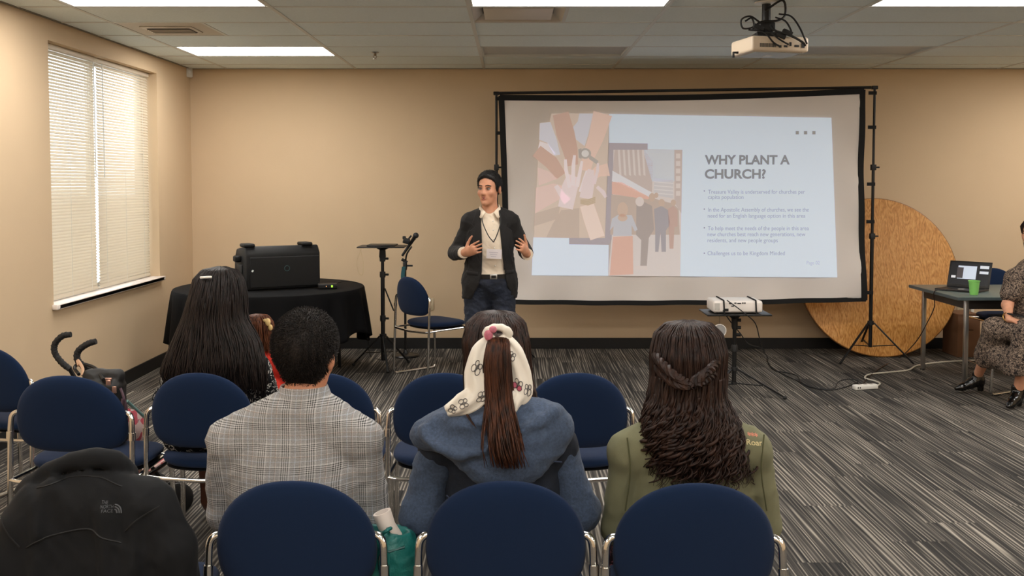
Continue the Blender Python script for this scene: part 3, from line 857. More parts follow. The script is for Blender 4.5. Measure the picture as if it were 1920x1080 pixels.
sl_text('CHURCH?', 1320.7, 1435, 334.3, 16.6, TC, 0.035)
for body, x0, x1, base in (('Treasure Valley is underserved for churches per', 1327.3, 1508.3, 363.2), ('capita population', 1327, 1393.3, 373.0),
                           ('In the Apostolic Assembly of churches, we see the', 1327.3, 1515.6, 396.6), ('need for an English language option in this area', 1326.6, 1509, 408.0),
                           ('To help meet the needs of the people in this area', 1326.6, 1515.6, 431.4), ('new churches best reach new generations, new', 1326, 1509, 442.6),
                           ('residents, and new people groups', 1326, 1457.6, 454.0), ('Challenges us to be Kingdom Minded', 1326, 1470.6, 478.2)):
    sl_text(body, x0, x1, base, 7.6, BC, 0.0)
sl_text('Page 02', 1511.6, 1536, 495.6, 6.5, (182, 190, 200), 0.0)
for y in (358, 392, 427, 474.5):
    sprite('slide_bullet', [ellp(1320, y, 1.3, 1.3, 8)], TC, 3)

# round folding table leaning on the wall
def oak():
    m = mat('oak_laminate', (190, 128, 62), 0.38, spec=0.35)
    T = NT(m); b = T.n['Principled BSDF']
    tc = T.new('ShaderNodeTexCoord')
    mp = T.new('ShaderNodeMapping'); mp.inputs['Scale'].default_value = (5.5, 5.5, 0.45); mp.inputs['Rotation'].default_value = (0, R(-8), 0); T.link(tc.outputs['Object'], mp.inputs[0])
    n = T.new('ShaderNodeTexNoise', i_Scale=2.2, i_Detail=1.5, i_Distortion=0.2); T.link(mp.outputs[0], n.inputs['Vector'])
    mp2 = T.new('ShaderNodeMapping'); mp2.inputs['Scale'].default_value = (150, 150, 1.6); mp2.inputs['Rotation'].default_value = (0, R(-8), 0); T.link(tc.outputs['Object'], mp2.inputs[0])
    n2 = T.new('ShaderNodeTexNoise', i_Scale=1.0, i_Detail=3.0); T.link(mp2.outputs[0], n2.inputs['Vector'])
    w = T.math('SINE', T.math('MULTIPLY', n.outputs['Fac'], 70.0))
    c1 = T.ramp(T.math('ADD', T.math('MULTIPLY', w, 0.13), T.math('MULTIPLY', n2.outputs['Fac'], 0.95)),
                [(0.2, srgb((168, 108, 46))), (0.5, srgb((206, 146, 76))), (0.8, srgb((224, 172, 104)))])
    T.link(c1, b.inputs['Base Color'])
    return m
M_OAK = oak()
RT = 0.742
bt = onz(1650, 672)
rt = thing('round_table', 'round oak-laminate folding table standing on edge against the wall', 'table', (at(1650, 600, 9.3).x, 9.20, 0))
rt.rotation_euler = (0, 0, 0)
tilt = R(-13)
Mt = Matrix.Rotation(tilt, 3, 'X')
def rt_part(name, prof, m, dy=0):
    mb = MB()
    rg = []
    for r_, y in prof:
        rg.append([Mt @ Vector((r_ * math.cos(2 * PI * k / 72), y, r_ * math.sin(2 * PI * k / 72) + RT)) for k in range(72)])
    mb.rings(rg); return mb.build(name, m, rt)
rt_part('tabletop', [(0.002, -0.016), (RT - 0.008, -0.016), (RT - 0.004, -0.012), (RT - 0.004, 0.012), (0.002, 0.012)], M_OAK)
rt_part('edge_band', [(RT - 0.004, -0.0145), (RT, -0.012), (RT, 0.012), (RT - 0.004, 0.0145)], mat('dark_edge_band', (128, 84, 40), 0.4))
for sx in (-1, 1):
    pth = fillet([Vector((sx * 0.42, 0.02, RT - 0.32)), Vector((sx * 0.42, 0.05, RT - 0.32)), Vector((sx * 0.42, 0.05, RT + 0.32)), Vector((sx * 0.42, 0.02, RT + 0.32))], 0.02)
    MB().tube([Mt @ p for p in pth], 0.012, 8).build('folded_leg', M_METALBLACK, rt)

# projector stand in front of the screen
pj = onz(1376, 742)
PY = pj.y; k_ = PY / F
pst = thing('projector_stand', 'black tripod stand with a flat tray in the open floor', 'tripod stand', (pj.x, PY, 0))
z_tray = at(1376, 585, PY).z
MB().tube([(0, 0, 0.10), (0, 0, 0.36)], 0.0165, 14).build('lower_tube', M_METALBLACK, pst)
up_ = MB().tube([(0, 0, 0.33), (0, 0, z_tray - 0.02)], 0.0145, 14).build('upper_tube', M_METALBLACK, pst)
MB().lathe([(0.025, 0), (0.026, 0.03), (0.02, 0.05)], (0, 0, 0.335), 14).build('clamp', M_BLACK, pst)
for k in range(3):
    MB().tube([(0.012, -0.004, z_tray - 0.06 - 0.055 * k), (0.045, -0.012, z_tray - 0.06 - 0.055 * k)], 0.013, 8).build('knob', M_BLACK, up_)
MB().lathe([(0.018, -0.13), (0.024, -0.11), (0.024, -0.05), (0.05, -0.02), (0.055, -0.008)], (0, 0, z_tray), 14).build('head', M_BLACK, pst)
MB().box((0, 0, z_tray - 0.004), (0.475, 0.34, 0.012)).build('tray', M_METALBLACK, pst, bevel=0.004)
MB().lathe([(0.026, 0), (0.026, 0.028)], (0, 0, 0.19), 12).build('tripod_collar', M_BLACK, pst)
MB().lathe([(0.022, 0), (0.022, 0.02)], (0, 0, 0.085), 12).build('tripod_collar', M_BLACK, pst)
tripod_legs(pst, 0.20, 0.095, 0.37, R(-20), M_METALBLACK, 0.0085)
pr = thing('video_projector', 'white video projector strapped on the tripod tray', 'projector', (pj.x - 0.005, PY, z_tray + 0.002))
M_PJ = mat('projector_white', (232, 224, 216), 0.4)
body = MB().box((0, 0, 0.052), (0.365, 0.26, 0.088)).build('housing', M_PJ, pr, bevel=0.018, seg=4)
for dx in (-0.15, 0.15):
    for dy in (-0.09, 0.09): MB().lathe([(0.012, 0), (0.012, 0.012)], (dx, dy, 0), 8).build('foot', M_BLACK, pr)
for sx in (-0.10, 0.135):
    MB().tube(fillet([(sx, -0.134, -0.004), (sx - 0.006, -0.134, 0.1), (sx - 0.006, 0.134, 0.1), (sx, 0.134, -0.004)], 0.012), 0.006, 6).build('strap', M_EDGE, pr)
MB().box((-0.152, -0.131, 0.055), (0.035, 0.004, 0.05)).build('grille', mat('grille_grey', (190, 186, 178), 0.5), pr)
for k, (x, z, w, h) in enumerate(((-0.055, 0.078, 0.022, 0.010), (-0.02, 0.08, 0.016, 0.008), (0.008, 0.078, 0.028, 0.008), (0.035, 0.08, 0.01, 0.01), (-0.04, 0.058, 0.02, 0.008), (0.05, 0.08, 0.01, 0.01), (-0.085, 0.03, 0.03, 0.02))):
    MB().box((x, -0.1305, z), (w, 0.003, h)).build('port', M_BLACK, pr)
MB().lathe([(0.034, 0), (0.034, 0.02), (0.028, 0.022)], (0.09, 0.13, 0.052), 16, 'y').build('lens', M_BLACK, pr)
cap = thing('lens_cap', 'round silver lens cap hanging on a string under the projector tray', 'lens cap', (at(1343, 620, PY).x, PY - 0.12, at(1343, 620, PY - 0.12).z))
MB().lathe([(0.002, -0.004), (0.045, -0.004), (0.046, 0.0), (0.045, 0.005), (0.039, 0.006), (0.037, 0.002), (0.002, 0.002)], (0, 0, 0), 28, 'y').build('disc', mat('cap_grey', (150, 148, 146), 0.35), cap)
MB().tube([(0.046 * math.cos(2 * PI * k / 28), -0.004, 0.046 * math.sin(2 * PI * k / 28)) for k in range(28)], 0.004, 6, closed=True).build('rim', mat('cap_rim_white', (228, 222, 214), 0.3), cap)
MB().tube([(0, 0, 0.045), (0.0, 0.01, z_tray - cap.location.z - 0.008)], 0.0012, 5).build('string', M_BLACK, cap)

# tripod tray by the speaker (laptop stand) and microphone stand
ls = onz(718, 690)
LY = 8.70
lst = thing('tray_stand', 'black tripod stand with a flat laptop tray left of the empty chair', 'tripod stand', (at(718, 600, LY).x, LY, 0))
zt = at(718, 462, LY).z
MB().tube([(0, 0, 0.06), (0, 0, 0.78)], 0.018, 12).tube([(0, 0, 0.7), (0, 0, zt - 0.02)], 0.014, 12).build('pole', M_METALBLACK, lst)
for z in (0.40, 0.78, zt - 0.13):
    MB().lathe([(0.024, 0), (0.026, 0.02), (0.024, 0.05)], (0, 0, z), 12).tube([(0.02, 0, z + 0.025), (0.05, -0.01, z + 0.025)], 0.01, 8).build('clamp', M_BLACK, lst)
MB().lathe([(0.018, -0.12), (0.03, -0.09), (0.026, -0.03), (0.06, -0.012), (0.06, -0.004)], (0, 0, zt), 12).build('head', M_BLACK, lst)
MB().box((0.0, 0, zt), (0.40, 0.30, 0.012)).box((-0.0, 0.0, zt + 0.012), (0.24, 0.24, 0.012)).build('tray', M_METALBLACK, lst, bevel=0.003)
MB().lathe([(0.03, 0), (0.03, 0.03)], (0, 0, 0.26), 12).build('tripod_collar', M_BLACK, lst)
tripod_legs(lst, 0.27, 0.13, 0.28, R(-75), M_METALBLACK, 0.009)
MB().bar((0.02, -0.02, zt - 0.36), (0.10, -0.05, zt - 0.55), 0.02, 0.003).build('velcro_strap', M_EDGE, lst)
a0 = at(678, 466, LY)
pts = [at(678, 466, LY), at(669, 490, LY), at(673, 512, LY), at(680, 514, LY - 0.02), at(681, 492, LY - 0.03), at(676, 468, LY - 0.02)]
cb = thing('hanging_cable', 'thin cream cable looping down from the laptop tray', 'cable', tuple(pts[0]))
MB().tube(smooth_path([p - pts[0] for p in pts], 6), 0.0022, 6).build('wire', mat('cream_wire', (214, 190, 148), 0.5), cb)

ms = onz(762, 664)
MY = 9.25
mst = thing('microphone_stand', 'black microphone stand with boom holding a handheld microphone', 'microphone stand', (at(760, 600, MY).x, MY, 0))
MB().lathe([(0.125, 0), (0.13, 0.008), (0.12, 0.02), (0.03, 0.03), (0.018, 0.06)], n=28).build('round_base', M_METALBLACK, mst)
z1 = at(760, 486, MY).z
MB().tube([(0, 0, 0.04), (0, 0, z1)], 0.0115, 12).build('pole', M_METALBLACK, mst)
MB().lathe([(0.016, -0.05), (0.02, -0.03), (0.02, 0.02), (0.012, 0.03)], (0, 0, z1 - 0.05), 12).tube([(-0.03, 0, z1 - 0.0), (0.02, 0, z1 - 0.03)], 0.014, 8).tube([(0.0, 0, z1 - 0.06), (0.07, 0, z1 - 0.06)], 0.008, 8).build('clutch', M_BLACK, mst)
tip = at(778, 450, MY) - mst.location
MB().tube(smooth_path([(0.005, 0, z1 - 0.02), (0.02, -0.02, z1 + 0.05), tuple(tip - Vector((0.03, 0, 0.06)))], 5), 0.008, 8).build('gooseneck', M_METALBLACK, mst)
mc = thing('microphone', 'black handheld microphone clipped on the stand by the wall', 'microphone', tuple(at(770, 456, MY - 0.03)))
d = (at(788, 438, MY - 0.03) - at(757, 484, MY - 0.03)).normalized()
MB().tube([-d * 0.14, -d * 0.05, d * 0.05, d * 0.06], [0.011, 0.014, 0.017, 0.022], 12).build('handle', M_BLACK, mc)
MB().ball(tuple(d * 0.085), 0.027, 10).build('grille', mat('mic_grille', (40, 40, 42), 0.5), mc)
hd = thing('headset_pack', 'small black clip-on box beside the microphone', 'device', tuple(at(762, 452, MY - 0.06)))
MB().box((0, 0, 0), (0.06, 0.03, 0.05), (0, 0.3, 0)).box((-0.02, 0, 0.03), (0.03, 0.02, 0.03)).build('case', M_BLACK, hd, bevel=0.006)
MB().tube([(0.02, 0, 0.02), (0.045, 0, 0.05)], 0.008, 8).build('clip', M_BLACK, hd)
tl = thing('teal_lanyard', 'teal strap hanging from the microphone stand', 'strap', tuple(at(757, 500, MY - 0.03)))
pp = [at(757, 500, MY - 0.03), at(755, 520, MY - 0.03), at(757, 542, MY - 0.03)]
MB().rings([[p - pp[0] + Vector((sx * 0.017, dy, 0)) for sx, dy in ((-1, 0), (1, 0), (1, 0.004), (-1, 0.004))] for p in smooth_path(pp, 5)]).build('ribbon', mat('teal_ribbon', (40, 92, 100), 0.6), tl)

# round table under a black cloth, with loudspeaker and receiver
TBX, TBY, TBZ = at(507, 600, 8.30).x, 8.30, 0.742
tb = thing('round_table', 'round banquet table under a black cloth in the room corner', 'table', (TBX, TBY, 0))
MB().lathe([(0.01, -0.03), (0.75, -0.03), (0.755, -0.015), (0.75, 0.0), (0.01, 0.0)], (0, 0, TBZ - 0.004), 48).build('tabletop', mat('table_brown', (90, 64, 40), 0.5), tb)
for sx in (-1, 1):
    for sy in (-1, 1): MB().tube([(sx * 0.48, sy * 0.38, TBZ - 0.03), (sx * 0.5, sy * 0.4, 0.0)], 0.015, 10).build('leg', M_METALBLACK, tb)
M_CLOTH = mat('black_tablecloth', (9, 9, 11), 0.8, bump=0.15, bscale=900, spec=0.15)
cl = thing('tablecloth', 'black cloth draped over the round table in the corner', 'tablecloth', (TBX, TBY, 0))
NA = 220; rg = [[(0.01 * math.cos(2 * PI * i / NA), 0.01 * math.sin(2 * PI * i / NA), TBZ + 0.002) for i in range(NA)]]
for r_, z in ((0.4, 0.002), (0.745, 0.002), (0.762, -0.003), (0.77, -0.016)):
    rg.append([(r_ * math.cos(2 * PI * i / NA), r_ * math.sin(2 * PI * i / NA), TBZ + z) for i in range(NA)])
for j in range(1, 13):
    t_ = j / 12; ring = []
    for i in range(NA):
        a = 2 * PI * i / NA
        drop = 0.36 + 0.10 * abs(math.sin(2 * a + 0.55)) ** 3 + 0.03 * math.sin(5 * a)
        fold = (0.030 * math.sin(19 * a + 0.7 * math.sin(3 * a)) + 0.014 * math.sin(31 * a + 1)) * t_ ** 0.8
        r_ = 0.772 + 0.03 * t_ + fold
        ring.append((r_ * math.cos(a), r_ * math.sin(a), TBZ - 0.016 - drop * t_))
    rg.append(ring)
c_ = MB().rings(rg, cap=False).build('cloth', M_CLOTH, cl); c_.modifiers.new('t', 'SOLIDIFY').thickness = 0.002

sk = at(523, 551, 7.95)
spk = thing('loudspeaker', 'large black loudspeaker lying on its side on the clothed table', 'speaker', (at(536, 500, 8.1).x, 8.06, TBZ + 0.006), R(30))
M_SPK = mat('speaker_black', (13, 13, 14), 0.55, bump=0.1, bscale=700, spec=0.35)
M_GRILLE = mat('speaker_grille', (11, 11, 12), 0.65, bump=0.5, bscale=1400)
prof = [(-0.30, 0.0), (0.30, 0.0), (0.305, 0.34), (-0.285, 0.34)]
h = 0.345
cab = MB().prism([(0.0, 0.0), (0.30, 0.02), (0.36, 0.10), (0.36, 0.24), (0.30, h - 0.03), (0.05, h), (-0.0, h - 0.06)], -0.305, 0.295, 'yz').build('cabinet', M_SPK, spk, bevel=0.012)
MB().prism([(-0.28, 0.02), (0.285, 0.02), (0.285, h - 0.085), (-0.28, h - 0.085)], -0.012, 0.004).build('front_grille', M_GRILLE, spk, bevel=0.006)
for x in (-0.27, 0.2): MB().box((x, 0.1, h + 0.006), (0.09, 0.14, 0.03)).build('corner_foot', M_SPK, spk, bevel=0.012)
MB().box((-0.325, 0.20, 0.24), (0.05, 0.09, 0.05)).build('handle', M_SPK, spk, bevel=0.012)
MB().box((-0.31, 0.18, 0.16), (0.012, 0.14, 0.07)).build('side_recess', M_BLACK, spk, bevel=0.004)
MB().tube([(0.015 + 0.021 * math.cos(2 * PI * k / 24), -0.0135, 0.165 + 0.021 * math.sin(2 * PI * k / 24)) for k in range(24)], 0.0022, 6, closed=True).build('ring_badge', mat('badge_teal', (70, 100, 104), 0.3, metal=0.6), spk)
MB().box((-0.262, -0.0135, 0.155), (0.012, 0.003, 0.016), (0, 0.78, 0)).build('diamond_badge', mat('badge_white', (225, 235, 235), 0.3), spk)
cbp = [at(432, 506, 8.25), at(440, 508, 8.25), at(448, 513, 8.25)]
rc = thing('wireless_receiver', 'small black receiver box with a green light beside the loudspeaker', 'receiver', (at(615, 535, 8.15).x, 8.12, TBZ + 0.006), R(12))
MB().box((0, 0, 0.018), (0.15, 0.12, 0.036)).build('case', M_SPK, rc, bevel=0.004)
MB().box((0.035, -0.0605, 0.02), (0.012, 0.003, 0.016)).build('green_light', mat('led_green', (150, 235, 60), 0.4, emit=2.0), rc)
MB().box((-0.01, -0.0605, 0.02), (0.006, 0.003, 0.006)).build('amber_light', mat('led_amber', (240, 170, 110), 0.4, emit=1.0), rc)
for sx in (-0.05, 0.05): MB().tube([(sx, 0.05, 0.03), (sx * 1.4, 0.07, 0.05)], 0.003, 6).build('antenna', M_BLACK, rc)
def cord(name, label, cat, pts, r, m, n=6):
    pts = [Vector(p) for p in pts]
    t = thing(name, label, cat, tuple(pts[0]))
    MB().tube(smooth_path([p - pts[0] for p in pts], n), r, 6).build('wire', m, t); return t
M_WIRE = mat('black_wire', (16, 16, 17), 0.5)
cord('speaker_cable', 'black cable running off the clothed table down to the floor', 'cable',
     [at(632, 530, 8.2), at(650, 527, 8.35), at(672, 532, 8.4), at(681, 552, 8.32), at(684, 600, 8.4), at(690, 640, 8.6), onz(695, 668, 0.01), onz(712, 674, 0.01)], 0.0035, M_WIRE)

# grey desk, laptop, cup
DX0, DY0, DY1, DZ = 3.405, 7.70, 8.66, 0.722
dk = thing('desk', 'grey-topped work table with square metal legs at the right edge', 'table', (DX0 + 0.76, (DY0 + DY1) / 2, 0))
dw, dd = 1.52, DY1 - DY0
M_DESK = mat('desk_top_grey', (104, 116, 112), 0.35, var=0.05, vscale=60, spec=0.4)
MB().box((0, 0, DZ - 0.014), (dw, dd, 0.028)).build('desktop', M_DESK, dk, bevel=0.004)
MB().box((0, 0, DZ - 0.0135), (dw + 0.004, dd + 0.004, 0.02)).build('edge_band', mat('desk_edge_grey', (76, 88, 90), 0.5), dk)
for sx in (-1, 1):
    for sy in (-1, 1):
        lg = MB().box((sx * (dw / 2 - 0.10), sy * (dd / 2 - 0.08), (DZ - 0.03) / 2), (0.032, 0.032, DZ - 0.03)).build('leg', M_STEEL, dk, bevel=0.003)
        MB().lathe([(0.02, 0), (0.02, 0.012)], (sx * (dw / 2 - 0.10), sy * (dd / 2 - 0.08), 0), 10).build('glide', M_BLACK, lg)
ap = MB()
for sy in (-1, 1): ap.box((0, sy * (dd / 2 - 0.08), DZ - 0.065), (dw - 0.2, 0.02, 0.07))
for sx in (-1, 1): ap.box((sx * (dw / 2 - 0.10), 0, DZ - 0.065), (0.02, dd - 0.16, 0.07))
ap.build('apron', mat('desk_apron_dark', (44, 40, 36), 0.5), dk)
lp0 = onz(1790, 542, DZ)
lp = thing('laptop', 'open black laptop showing the slides on the grey desk', 'laptop', (3.64, 8.17, DZ), R(-46))
MB().box((0, 0, 0.009), (0.34, 0.235, 0.016)).build('base', mat('laptop_black', (30, 28, 28), 0.4), lp, bevel=0.004)
MB().box((0, 0.01, 0.0176), (0.29, 0.11, 0.002)).build('keyboard', M_BLACK, lp)
lid = bpy.data.objects.new('lid', None); COL.objects.link(lid); lid.parent = lp; lid.location = (0, 0.117, 0.016); lid.rotation_euler = (R(-17), 0, 0)
MB().box((0, 0, 0.11), (0.34, 0.008, 0.22)).build('lid_shell', mat('laptop_black', (30, 28, 28), 0.4), lid, bevel=0.003)
MB().box((0, -0.0045, 0.115), (0.31, 0.002, 0.185)).build('display', mat('laptop_display', (22, 22, 26), 0.3, emit=0.4), lid)
for nm, x, z, w, h_, c in (('slide_preview', -0.02, 0.125, 0.15, 0.11, (196, 206, 222)), ('slide_preview', -0.075, 0.12, 0.05, 0.09, (66, 60, 62)), ('thumbnail', 0.115, 0.175, 0.07, 0.025, (208, 214, 224)), ('thumbnail', 0.115, 0.13, 0.07, 0.022, (208, 214, 224)), ('thumbnail', -0.125, 0.085, 0.035, 0.02, (220, 220, 224))):
    MB().box((x, -0.006 - (0.0005 if c[0] < 100 else 0), z), (w, 0.001, h_)).build(nm, mat('disp_%d' % c[0], c, 0.4, emit=0.5), lid)
cu = onz(1826, 553, DZ)
cup = thing('plastic_cup', 'lime green plastic cup on the grey desk', 'cup', (cu.x, cu.y, DZ))
M_CUP = mat('lime_plastic', (150, 226, 120), 0.4)
MB().lathe([(0.002, 0.001), (0.029, 0.001), (0.031, 0.006), (0.040, 0.10), (0.0425, 0.108)], n=32, cap=False).lathe([(0.040, 0.108), (0.030, 0.01), (0.002, 0.008)], n=32, cap=False).build('wall', M_CUP, cup)
MB().tube([(0.0425 * math.cos(2 * PI * k / 32), 0.0425 * math.sin(2 * PI * k / 32), 0.109) for k in range(32)], 0.0026, 6, closed=True).build('rim', M_CUP, cup)
ad_ = onz(1803, 546, DZ)
ada = thing('cable_adapter', 'white video adapter dongle beside the green cup', 'adapter', (ad_.x, ad_.y, DZ))
MB().box((0, 0, 0.01), (0.06, 0.026, 0.018)).build('plug', M_WHITE, ada, bevel=0.004)
MB().tube([(0.03, 0, 0.01), (0.07, 0.0, 0.008)], 0.004, 6).build('lead', M_WHITE, ada)
a_ = Vector(ada.location)
cord('video_cable', 'long dark cable hanging off the desk and trailing over the floor', 'cable',
     [a_ + Vector((-0.03, 0, 0.012)), a_ + Vector((-0.1, -0.03, 0.012)), Vector((DX0 - 0.012, 8.1, DZ + 0.004)), at(1752, 575, 8.15), at(1738, 606, 8.25), at(1718, 640, 8.4), onz(1690, 668, 0.012), onz(1654, 688, 0.008), onz(1630, 706, 0.008), onz(1616, 722, 0.01)], 0.0042, mat('brown_wire', (44, 30, 26), 0.5))
bx = at(1808, 673, 9.3)
cbx = thing('cardboard_box', 'brown cardboard box standing under the grey desk by the wall', 'box', (at(1808, 600, 9.3).x, 9.36, 0))
M_CARD = mat('cardboard', (120, 84, 58), 0.85, var=0.05, vscale=12)
MB().box((0, 0, 0.195), (0.205, 0.32, 0.39)).build('carton', M_CARD, cbx, bevel=0.003)
for sx in (-1, 1): MB().box((sx * 0.05, 0, 0.3915), (0.1, 0.32, 0.004)).build('flap', M_CARD, cbx)
MB().box((0, -0.1605, 0.25), (0.08, 0.002, 0.012)).build('print', mat('card_print', (86, 58, 42), 0.9), cbx)
# outlets
def outlet(px, py, label):
    p = at(px, py, YB)
    t = thing('wall_outlet', label, 'outlet', (p.x, YB - 0.004, p.z), 0, 'wall outlets')
    MB().box((0, 0, 0), (0.075, 0.008, 0.118)).build('cover_plate', mat('outlet_cream', (214, 196, 164), 0.45), t, bevel=0.002)
    for z in (-0.026, 0.026):
        MB().box((0, -0.005, z), (0.034, 0.004, 0.03)).build('socket', mat('socket_cream', (196, 176, 144), 0.4), t, bevel=0.003)
    return t
outlet(806, 570, 'cream wall outlet behind the empty chair near the speaker')
outlet(1801, 577, 'cream wall outlet above the cardboard box')
pl = at(1821, 582, YB - 0.05)
ch = thing('wall_charger', 'white plug-in charger with cable on the wall under the desk', 'charger', tuple(pl))
MB().box((0, 0, 0), (0.035, 0.06, 0.075)).box((0, -0.02, -0.05), (0.05, 0.05, 0.03)).build('block', M_WHITE, ch, bevel=0.006)
cord('charger_cable', 'thin white cable along the wall under the desk', 'cable', [pl + Vector((0.02, -0.03, -0.05)), at(1850, 592, YB - 0.1), at(1880, 591, YB - 0.1), at(1900, 600, YB - 0.1)], 0.006, M_WHITE)

# power strip, floor cords
ps = onz(1622, 730)
pstrip = thing('power_strip', 'white power strip lying on the carpet', 'power strip', (ps.x, ps.y, 0), R(14))
MB().box((0, 0, 0.02), (0.20, 0.055, 0.038)).build('housing', M_WHITE, pstrip, bevel=0.010, seg=3)
for k in range(2): MB().box((-0.078 + k * 0.018, -0.0275, 0.02), (0.008, 0.003, 0.012)).build('socket', M_BLACK, pstrip)
for k in range(3): MB().box((-0.05 + k * 0.05, 0, 0.0392), (0.026, 0.026, 0.001)).build('socket', mat('socket_grey', (168, 162, 156), 0.4), pstrip)
cord('extension_cord', 'white extension cord snaking across the carpet to the desk', 'cord',
     [Vector((ps.x + 0.10, ps.y + 0.02, 0.022)), onz(1650, 719, 0.008), onz(1640, 714, 0.008), onz(1622, 709, 0.008), onz(1630, 702, 0.008), onz(1665, 698, 0.008), onz(1702, 694, 0.008), onz(1718, 686, 0.008), onz(1745, 681, 0.008), onz(1790, 677, 0.008), onz(1840, 675, 0.008)], 0.0065, mat('white_cord', (214, 208, 192), 0.5))
pz = z_tray
cord('projector_cable', 'black video cable drooping from the tripod projector to the floor', 'cable',
     [at(1363, 563, PY - 0.14), at(1380, 575, PY - 0.18), at(1398, 589, PY - 0.19), at(1416, 606, PY - 0.15), at(1424, 634, PY), at(1430, 655, 7.9), onz(1440, 672, 0.01), onz(1447, 690, 0.008), onz(1470, 702, 0.008), onz(1500, 716, 0.008), onz(1530, 728, 0.008), onz(1560, 731, 0.008), onz(1590, 724, 0.008), onz(1610, 716, 0.01)], 0.004, M_WIRE)
cord('projector_power_cord', 'black power cord from the tripod projector to the power strip', 'cord',
     [at(1356, 582, PY - 0.14), at(1364, 595, PY - 0.1), at(1372, 606, PY + 0.03), at(1388, 625, PY + 0.05), at(1404, 645, 7.8), onz(1432, 655, 0.015), onz(1440, 680, 0.006), onz(1452, 694, 0.006), onz(1482, 700, 0.006), onz(1496, 706, 0.006), onz(1504, 718, 0.006), onz(1525, 727, 0.006), onz(1562, 729, 0.006), onz(1572, 716, 0.03), onz(1590, 711, 0.05), onz(1608, 713, 0.06), Vector((ps.x - 0.06, ps.y, 0.06)), Vector((ps.x - 0.055, ps.y, 0.042))], 0.0042, M_WIRE)

# ceiling projector
cp = onz(1437, 4, CEIL)
cpt = thing('ceiling_projector', 'cream projector hanging from the ceiling on a black mount with tangled cables', 'projector', (cp.x, cp.y, CEIL))
MB().lathe([(0.07, 0.0), (0.068, -0.008), (0.03, -0.012)], n=24).build('ceiling_plate', M_WHITE, cpt)
MB().tube([(0, 0, 0), (0, 0, -0.17)], 0.026, 16).build('mount_pole', M_BLACK, cpt)
mb = MB().box((0, 0, -0.15), (0.09, 0.08, 0.05)).box((0, 0, -0.20), (0.14, 0.12, 0.03))
for k in range(4):
    a = R(45 + 90 * k); mb.bar((0, 0, -0.19), (0.11 * math.cos(a), 0.10 * math.sin(a), -0.225), 0.02, 0.012)
mb.build('mount_bracket', M_BLACK, cpt, bevel=0.004)
M_CPJ = mat('ceiling_projector_cream', (214, 196, 172), 0.45)
cb_ = bpy.data.objects.new('projector_body', None); COL.objects.link(cb_); cb_.parent = cpt; cb_.location = (0.02, 0.0, -0.222); cb_.rotation_euler = (0, 0, R(12))
MB().box((0, 0, -0.045), (0.36, 0.30, 0.09)).build('housing', M_CPJ, cb_, bevel=0.016, seg=3)
MB().box((0.0, 0, -0.092), (0.30, 0.24, 0.004)).build('underside', mat('underside_grey', (178, 180, 176), 0.5), cb_)
MB().box((0.0, 0.02, -0.095), (0.05, 0.05, 0.002)).build('label_sticker', M_WHITE, cb_)
for k in range(14): MB().box((-0.13 + k * 0.0075, -0.1505, -0.055), (0.004, 0.003, 0.022)).build('vent_slot', M_BLACK, cb_, smooth=False)
for x, z, w, h_ in ((-0.005, -0.06, 0.016, 0.014), (0.03, -0.058, 0.022, 0.012), (0.06, -0.045, 0.012, 0.022), (0.1, -0.055, 0.028, 0.012), (0.14, -0.05, 0.02, 0.03)):
    MB().box((x, -0.151, z), (w, 0.004, h_)).build('port', M_BLACK, cb_)
MB().lathe([(0.038, 0), (0.038, 0.03)], (-0.11, 0.15, -0.045), 16, 'y').build('lens', M_BLACK, cb_)
MB().tube([(-0.19, 0.02, -0.08), (-0.22, 0.02, -0.08), (-0.22, 0.02, -0.11)], 0.008, 6).build('lens_cap_hook', M_BLACK, cb_)
def loop(pts, r=0.0055): MB().tube(smooth_path(pts, 7), r, 6).build('cable', M_WIRE, cpt)
loop([(-0.02, -0.05, -0.06), (0.08, -0.06, 0.0), (0.1, -0.05, -0.08), (0.05, -0.07, -0.12), (-0.05, -0.08, -0.13), (-0.1, -0.08, -0.17)], 0.007)
loop([(0.06, -0.06, -0.08), (0.12, -0.1, -0.1), (0.16, -0.14, -0.17), (0.20, -0.16, -0.27)])
loop([(0.04, -0.06, -0.10), (0.09, -0.1, -0.13), (0.12, -0.12, -0.2), (0.08, -0.14, -0.21), (-0.04, -0.15, -0.2)])
loop([(-0.06, -0.08, -0.13), (-0.12, -0.1, -0.10), (-0.17, -0.1, -0.12), (-0.16, -0.1, -0.17), (-0.1, -0.1, -0.16), (-0.11, -0.1, -0.11), (-0.15, -0.11, -0.13)])
loop([(-0.1, -0.1, -0.17), (-0.02, -0.14, -0.19), (0.03, -0.17, -0.24), (0.09, -0.17, -0.275)])
loop([(-0.13, -0.11, -0.18), (-0.05, -0.15, -0.2), (0.0, -0.17, -0.26), (0.04, -0.17, -0.285)])
loop([(0.0, -0.1, -0.15), (0.02, -0.14, -0.19), (0.1, -0.16, -0.22), (0.17, -0.17, -0.26), (0.19, -0.16, -0.28)], 0.007)
for x, z in ((0.09, -0.2), (-0.08, -0.17), (0.05, -0.22)):
    MB().box((x, -0.14, z), (0.06, 0.03, 0.025), (0, 0.4, 0)).build('cable_plug', M_BLACK, cpt, bevel=0.004)
